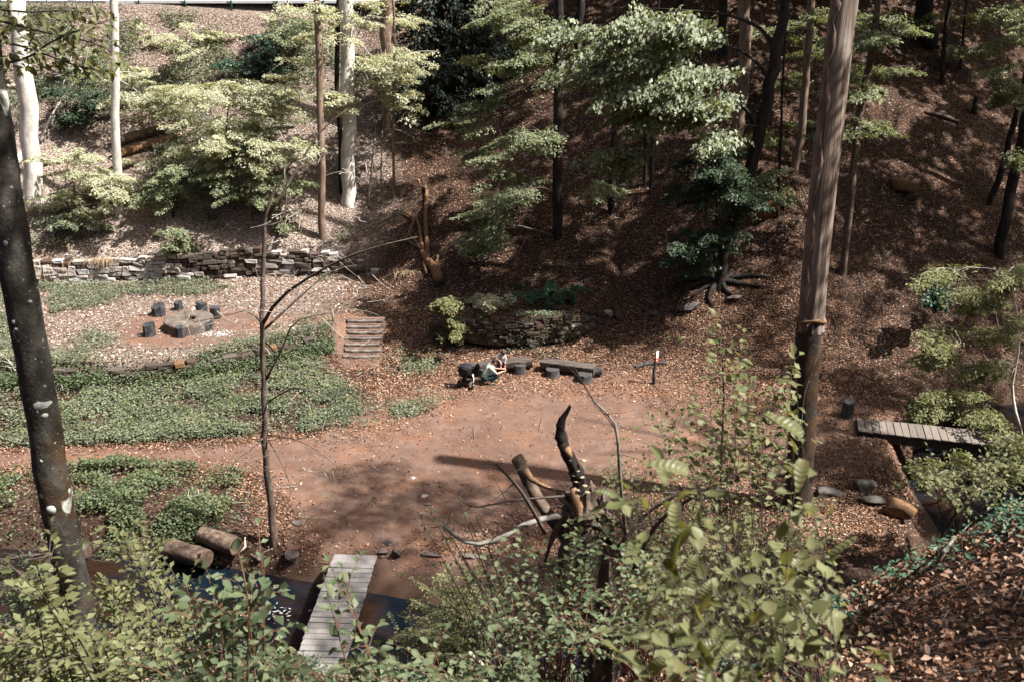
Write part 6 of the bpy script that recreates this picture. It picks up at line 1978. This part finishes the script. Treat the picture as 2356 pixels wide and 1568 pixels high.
snag('broken_shoulder', [at(1375, 1260, Yk + .05), at(1385, 1200, Yk), at(1392, 1165, Yk)], [.13, .11, .08], 'bark_mid', bs, 8, 18, .25, .14, 12)
for pl4, r_ in [([(1340, 1200), (1380, 1210), (1420, 1260), (1440, 1300)], .06), ([(1335, 1190), (1375, 1175), (1415, 1195), (1450, 1230)], .05), ([(1330, 1220), (1300, 1260), (1290, 1330), (1300, 1400)], .07),
                ([(1325, 1180), (1300, 1190), (1270, 1240), (1255, 1290)], .05), ([(1320, 1170), (1296, 1150), (1282, 1130)], .04)]:
    g = Geo(); pp2 = resample([at(a_, b2, Yk - .12 + .03 * i) for i, (a_, b2) in enumerate(pl4)], 8)
    g.tube(pp2, [r_ * (1 - .09 * i) * random.uniform(.8, 1.2) for i in range(9)], 9, wob=.2, rough=.2)
    g.build('root', M['bark_mid'], bs)
up_l = snag('snapped_limb', [at(1338, 1190, Yk), at(1334, 1120, Yk - .05), at(1322, 1075, Yk - .1), at(1300, 1035, Yk - .1), at(1290, 1000, Yk - .1), at(1290, 972, Yk - .1), at(1306, 942, Yk - .05)], [.08, .062, .064, .05, .052, .036, .014], 'bark_dark', bs, 5, 16, .16, .06, 30)
g = Geo(); g.tube([at(1304, 1030, Yk - .17), at(1312, 1050, Yk - .18)], [.035, .025], 8); g.build('torn_wood', M['heartwood'], bs)
g = Geo(); g.tube([at(1318, 1120, Yk - .13), at(1330, 1165, Yk - .13), at(1325, 1200, Yk - .15)], [.03, .05, .03], 8); g.build('torn_wood', M['heartwood'], bs)
for k, (px, py) in enumerate([(1318, 1072), (1328, 1085), (1312, 1060), (1338, 1100), (1326, 1110), (1345, 1120), (1330, 1130), (1342, 1062), (1320, 1095), (1350, 1135)]):
    g = Geo(); c = at(px, py, Yk - .16); n = 9
    for z, f in ((0, .7), (.008, 1), (.018, .5)):
        for j in range(n):
            a = math.pi + math.pi * j / (n - 1)
            g.V.append((c.x + .03 * f * math.cos(a), c.y + .03 * f * math.sin(a) + .02, c.z + z))
    for i in range(2):
        for j in range(n - 1):
            g.F.append((i * n + j, i * n + j + 1, (i + 1) * n + j + 1, (i + 1) * n + j))
    g.F += [tuple(range(n - 1, -1, -1)), tuple(2 * n + j for j in range(n))]
    g.build('bracket_fungus', M['fungus'], bs)
lg0 = at(1190, 1052, Yk + .3); lg1 = at(1300, 1235, Yk + .1)
ll_ = log('grey weathered log with a torn pale side leaning on the broken stump', lg1, lg0, .062, 'log_bark', 'log_end', seed=31, name='leaning_log')
g = Geo(); g.tube(resample([at(1205, 1075, Yk + .18), at(1222, 1100, Yk + .12), at(1260, 1120, Yk + .05), at(1300, 1130, Yk - .05)], 6), [.045, .04, .03, .022, .018, .014, .01], 7, wob=.2)
g.build('torn_strip', M['heartwood'], ll_)
bare_branch('dead_branch', 'smooth pale curved branch hanging left of the broken stump', [at(1290, 1185, 8.1), at(1220, 1200, 7.9), at(1165, 1230, 7.8), at(1110, 1250, 7.8), at(1060, 1240, 7.8), at(1022, 1208, 7.8)], .030, 'twig_grey', 5, .25, 'branch', .5)
bare_branch('dead_branch', 'straight dark stick rising left of the leaning log', [at(1255, 1225, 7.9), at(1200, 1130, 7.7), at(1142, 1066, 7.6)], .020, 'twig_dark', 6, .3, 'branch', .4)
bare_branch('dead_branch', 'thin dark branch reaching left from the stump towards the slabs', [at(1300, 1140, 8.0), at(1180, 1150, 8.0), at(1090, 1165, 8.0), at(1055, 1140, 8.0)], .012, 'twig_dark', 8, .3, 'branch', .5)
bare_branch('dead_branch', 'tall thin twig forking up in front of the empty bench', [at(1440, 1240, 7.6), at(1425, 1080, 7.4), at(1415, 975, 7.3), at(1365, 920, 7.3), at(1325, 850, 7.2)], .017, 'twig_grey', 12, .35, 'branch', .7)
bare_branch('dead_branch', 'grey dead branch curving at the right of the stump base', [at(1450, 1330, 7.4), at(1500, 1220, 7.3), at(1580, 1150, 7.2), at(1720, 1080, 7.1)], .022, 'twig_dark', 14, .5, 'branch', .6)
bare_branch('dead_branch', 'second grey dead branch crossing under the curved one', [at(1420, 1260, 7.4), at(1500, 1170, 7.4), at(1600, 1125, 7.3), at(1680, 1130, 7.3)], .018, 'twig_dark', 12, .5, 'branch', .6)
bare_branch('dead_branch', 'upright dark stem left of the dead trunk', [at(1655, 1200, 7.6), at(1660, 1050, 7.4), at(1665, 900, 7.2), at(1660, 800, 7.1)], .012, 'twig_dark', 8, .4, 'branch', .6)
bare_branch('dead_branch', 'short pale stick poking up at the bottom edge', [at(1130, 1560, 6.0), at(1105, 1525, 5.9), at(1080, 1500, 5.8)], .022, 'twig_pale', 2, .1, 'branch', .3)
bare_branch('dead_branch', 'crooked grey root lying on the dark slope below the anemones', [gp(2010, 1410, 4.5, .05), gp(1960, 1350, 4.5, .10), gp(1900, 1330, 4.5, .12), gp(1880, 1370, 4.5, .05)], .022, 'twig_grey', 5, .2, 'branch', .4)
bare_branch('dead_branch', 'grey stick on the leaf slope beside the anemone band', [gp(2160, 1300, 4.5, .04), gp(2190, 1260, 4.5, .08), gp(2235, 1205, 4.5, .08)], .014, 'twig_grey', 3, .2, 'branch', .4)
bare_branch('dead_branch', 'thick grey branch end half buried at the bottom under the blurred leaves', [gp(1640, 1420, 4.5, .05), gp(1740, 1390, 4.5, .09), gp(1800, 1360, 4.5, .06)], .04, 'twig_grey', 3, .2, 'branch', .4)
bare_branch('brush_pile', 'heap of dark sticks on the left stream bank behind the near trunk', [atz(-20, 1290, -.3), atz(100, 1275, -.1), atz(210, 1285, -.3)], .05, 'twig_dark', 26, 1.3, 'sticks', .4)
bare_branch('brush_pile', 'heap of pale sticks at the far left edge beside the terrace', [gp(0, 830), gp(25, 850, lift=.3), gp(50, 880)], .04, 'twig_pale', 30, .9, 'sticks', .4)

stream_o = bpy.data.objects['stream']
Pf = np.concatenate([np.stack([rng.normal(c_.x, .45, 70), rng.normal(c_.y, .2, 70), np.full(70, -.76)], 1) for c_ in (atz(610, 1415, -.78),)])
leaves_object('foam', [leaf_geo(Pf, rand_dirs(len(Pf), .2), np.tile([0, 0, 1.], (len(Pf), 1)) + rng.normal(0, .3, (len(Pf), 3)), rng.uniform(.04, .16, len(Pf)), .04, .1)], M['ash'], stream_o)
# grass tufts hanging on the walls and by the fallen tree
def tuft(label, p, n, L, mat, hangd=(0, -1, -.6), cat='grass'):
    g = Geo()
    for _ in range(n):
        a = Vector(p) + Vector((random.gauss(0, .12 if cat == 'fern' else .38), random.gauss(0, .06), random.gauss(0, .05)))
        d = (Vector(hangd) + Vector((random.gauss(0, .5), random.gauss(0, .3), random.gauss(0, .3)))).normalized() * L * random.uniform(.5, 1.1)
        m_ = a + d * .45 + Vector((0, 0, .22 * L)); e = a + d
        w = .012
        b_ = len(g.V); s_ = Vector((w, 0, 0))
        g.V += [tuple(a - s_), tuple(a + s_), tuple(m_ + s_), tuple(m_ - s_), tuple(e)]
        g.F += [(b_, b_ + 1, b_ + 2, b_ + 3), (b_ + 3, b_ + 2, b_ + 4)]
    o = g.build('grass_tuft', M['dry_grass'] if mat == 'dry' else LEAF[mat], smooth=False, kind='stuff')
    return tag(o, label, cat)
tuft('dry grass beard hanging at the cut end of the mossy fallen tree', gp(948, 625), 90, .8, 'dry', (0, -.5, -1))
for k, (px, lb_) in enumerate([(95, 'pale dry grass curtain at the left end of the long stone wall'), (235, 'dry grass hanging over the long wall below the whitish trunk')]):
    tuft(lb_, at(px, 598 - k * 4, 45.3), 110 if k else 240, .6 if k else 1.2, 'dry', (0, -.35, -1))
tuft('green fern tuft on the fern boulder at the curved wall', gp(1320, 690, lift=.5), 60, .5, 'nettle', (.3, -.8, .2), 'fern')

# ------------------------------------------------------------------ unseen canopy, added out of frame to shade the valley
parts = []; tg = Geo()
def canopy_tree(x, y, ztop, rx, rz, nc, L2=.30, lean=(0, 0), trunk=True):
    b0 = Vector((x, y, h(x, y)))
    c = Vector((x + lean[0], y + lean[1], ztop))
    if trunk:
        tg.tube(resample([b0 - Vector((0, 0, .3)), b0.lerp(c, .5), c], 6), [.35, .3, .27, .22, .18, .12, .06], 8)
    for k in range(nc):
        v = Vector((random.gauss(0, 1), random.gauss(0, 1), random.gauss(0, 1))).normalized() * random.random() ** .4
        T = c + Vector((v.x * rx, v.y * rx, v.z * rz))
        lo = 17.2
        if T.z < lo: T.z = lo + random.random()
        bp = c.lerp(T, .35)
        parts.append(spray_leaves(bp.lerp(T, .2), T, 1.4, 46, L2, .3, .1, 0, .12))
        if k % 5 == 0:
            tg.tube([c - Vector((0, 0, rz * .6)), bp, T], [.07, .045, .015], 4, cap=False)
for (x, y, zt) in [(13.5, 15.5, 22), (18.5, 20, 22), (9.5, 7.5, 24), (22, 26, 22), (26, 31, 22), (3.5, -4, 26), (27, 38, 24), (31, 45, 26), (24, 14, 24), (16, 5, 27)]:
    b0 = Vector((x, y, h(x, y))); c = Vector((x - 1, y + .5, zt))
    tg.tube(resample([b0 - Vector((0, 0, .3)), b0.lerp(c, .5), c], 6), [.35, .3, .27, .22, .18, .12, .06], 8)
    for k in range(14):
        e = c + Vector((random.uniform(-6, 6), random.uniform(-6, 6), random.uniform(-3.5, 2)))
        e.z = max(e.z, 17.3)
        tg.tube([c - Vector((0, 0, 2.5)), c.lerp(e, .6) - Vector((0, 0, .4)), e], [.10, .06, .02], 5, cap=False)
# openings in the canopy that let the sun reach a spot
GAPS = [(gp(1835, 520), 1.5), (gp(1600, 300), 1.3), (gp(2050, 240), 1.2), (gp(1010, 690), 1.2), (at(1150, 200, 46), 2.8), (at(1130, 480, 43), 2.2), (at(1450, 150, 37), 2.6),
        (at(1040, 520, 43), 1.9), (at(2040, 170, 41), 1.2), (at(1520, 260, 36.5), 2.0), (at(1800, 330, 43), 1.0), (at(1180, 60, 46), 1.8), (at(1600, 60, 37), 1.6), (at(1850, 110, 49), 1.6), (at(870, 80, 51), 1.8), (at(960, 110, 50.5), 1.5), (Vector((15, 31, .3)), 1.8)]
def canopy_layer(x0, x1, y0, y1, z0, z1, cov, L2, npr=50, patch=.35, off=0.0):
    area = (x1 - x0) * (y1 - y0); one = npr * L2 * L2 * .31
    n = int(-math.log(1 - cov) * area / one)
    T = np.stack([rng.uniform(x0, x1, n), rng.uniform(y0, y1, n), rng.uniform(z0, z1, n)], 1)
    ok = np.ones(n, bool)
    if patch:
        ok &= ~((fbm(T[:, 0], T[:, 1], 4.5, 3, 40 + off) > .5 - patch) & (rng.random(n) < .75))
    sd_ = np.array(SUN_DIR)
    for gpt, gr in GAPS:
        q = T - sd_ * ((T[:, 2] - gpt.z) / sd_[2])[:, None]
        ok &= np.hypot(q[:, 0] - gpt.x, q[:, 1] - gpt.y) > gr + .7
    for k in np.nonzero(ok)[0]:
        a = random.uniform(0, 6.28); dv = np.array([math.cos(a), math.sin(a), -.1])
        parts.append(spray_leaves(T[k] - dv * .9, T[k] + dv * .9, 1.0, npr, L2, .25, 0, 0, .12))
canopy_layer(9, 36, 38.3, 66, 18, 24, .965, .44, 44, .30, 3)          # closed canopy over the leafy hillside
canopy_layer(3, 9, 50, 65, 19, 24, .96, .44, 44, 0, 5)              # over the hollow
canopy_layer(20, 36, 33.5, 38.3, 18, 24, .68, .26, 60, .30, 9)      # over the foot of the hillside
canopy_layer(25, 38, 23, 32, 18, 24, .90, .30, 50, .20, 11)         # over the gully
canopy_layer(-2, 14, -1, 13, 19, 24, .48, .22, 60, .36, 7)          # over the near slope
canopy_layer(6, 24, 15, 22.5, 18, 23, .5, .20, 60, .36, 13)         # thin foliage over the stream
canopy_layer(7.5, 16.5, 21.6, 25.2, 17.5, 20.5, .80, .17, 70, .15, 17)   # added to break up the dead trunk's shadow on the clearing
o = leaves_object('shade_canopy', parts, LEAF['beech'])
tg.build('shade_canopy_limbs', M['bark_dark'], None, kind='stuff')

# ------------------------------------------------------------------ labels of what nobody could count
STUFF = {'leaf_litter': ('brown beech leaf litter covering the forest floor and slopes', 'leaf litter'),
         'tan_leaf_litter': ('warm tan leaves blown together round the clearing and benches', 'leaf litter'),
         'sun_pale_drift': ('thick drift of leaves coloured pale as in full sun on the lower embankment', 'leaf litter'),
         'sun_pale_litter': ('leaves coloured pale as in full sun on the embankment and terrace', 'leaf litter'),
         'orange_leaf_crumbs': ('orange leaf crumbs drifted over the bare clearing', 'leaf litter'),
         'nettle_cover': ('bed of green nettles and weeds between the terrace and the path', 'ground cover'),
         'bank_weeds': ('olive weeds mixed into the dark brambles on the stream bank', 'ground cover'),
         'yellow_weeds': ('taller yellowish weeds sprinkled through the nettle bed', 'ground cover'),
         'bramble_cover': ('dark brambles on the bank between the path and the stream', 'ground cover'),
         'terrace_weeds': ('low weeds scattered over the terrace round the millstone', 'ground cover'),
         'embankment_plants': ('green plants scattered on the sunlit embankment', 'ground cover'),
         'wall_ivy': ('ivy and small weeds growing on the curved wall behind the benches', 'ground cover'),
         'wall_brambles': ('dark brambles tumbling over the overgrown terrace edge', 'ground cover'),
         'ivy_patches': ('dark ivy patches on the leafy hillside', 'ground cover'),
         'fallen_twigs': ('small fallen twigs scattered over the forest floor', 'twigs'),
         'ash_scraps': ('white ash and scraps beside the millstone', 'ash'),
         'near_leaf_litter': ('large crisp beech leaves covering the near slope', 'leaf litter'),
         'near_twigs': ('thin twigs lying among the leaves of the near slope', 'twigs'),
         'bank_leaf_litter': ('leaf litter on the near bank of the stream', 'leaf litter'),
         'bank_plants': ('green plants on the near bank of the stream', 'ground cover'),
         'shade_canopy': ('unseen leaf canopy added overhead to cast shade', 'canopy'),
         'shade_canopy_limbs': ('unseen trunks and limbs added under the shading canopy', 'canopy')}
for k, (l_, c_) in STUFF.items():
    if k in bpy.data.objects:
        tag(bpy.data.objects[k], l_, c_)
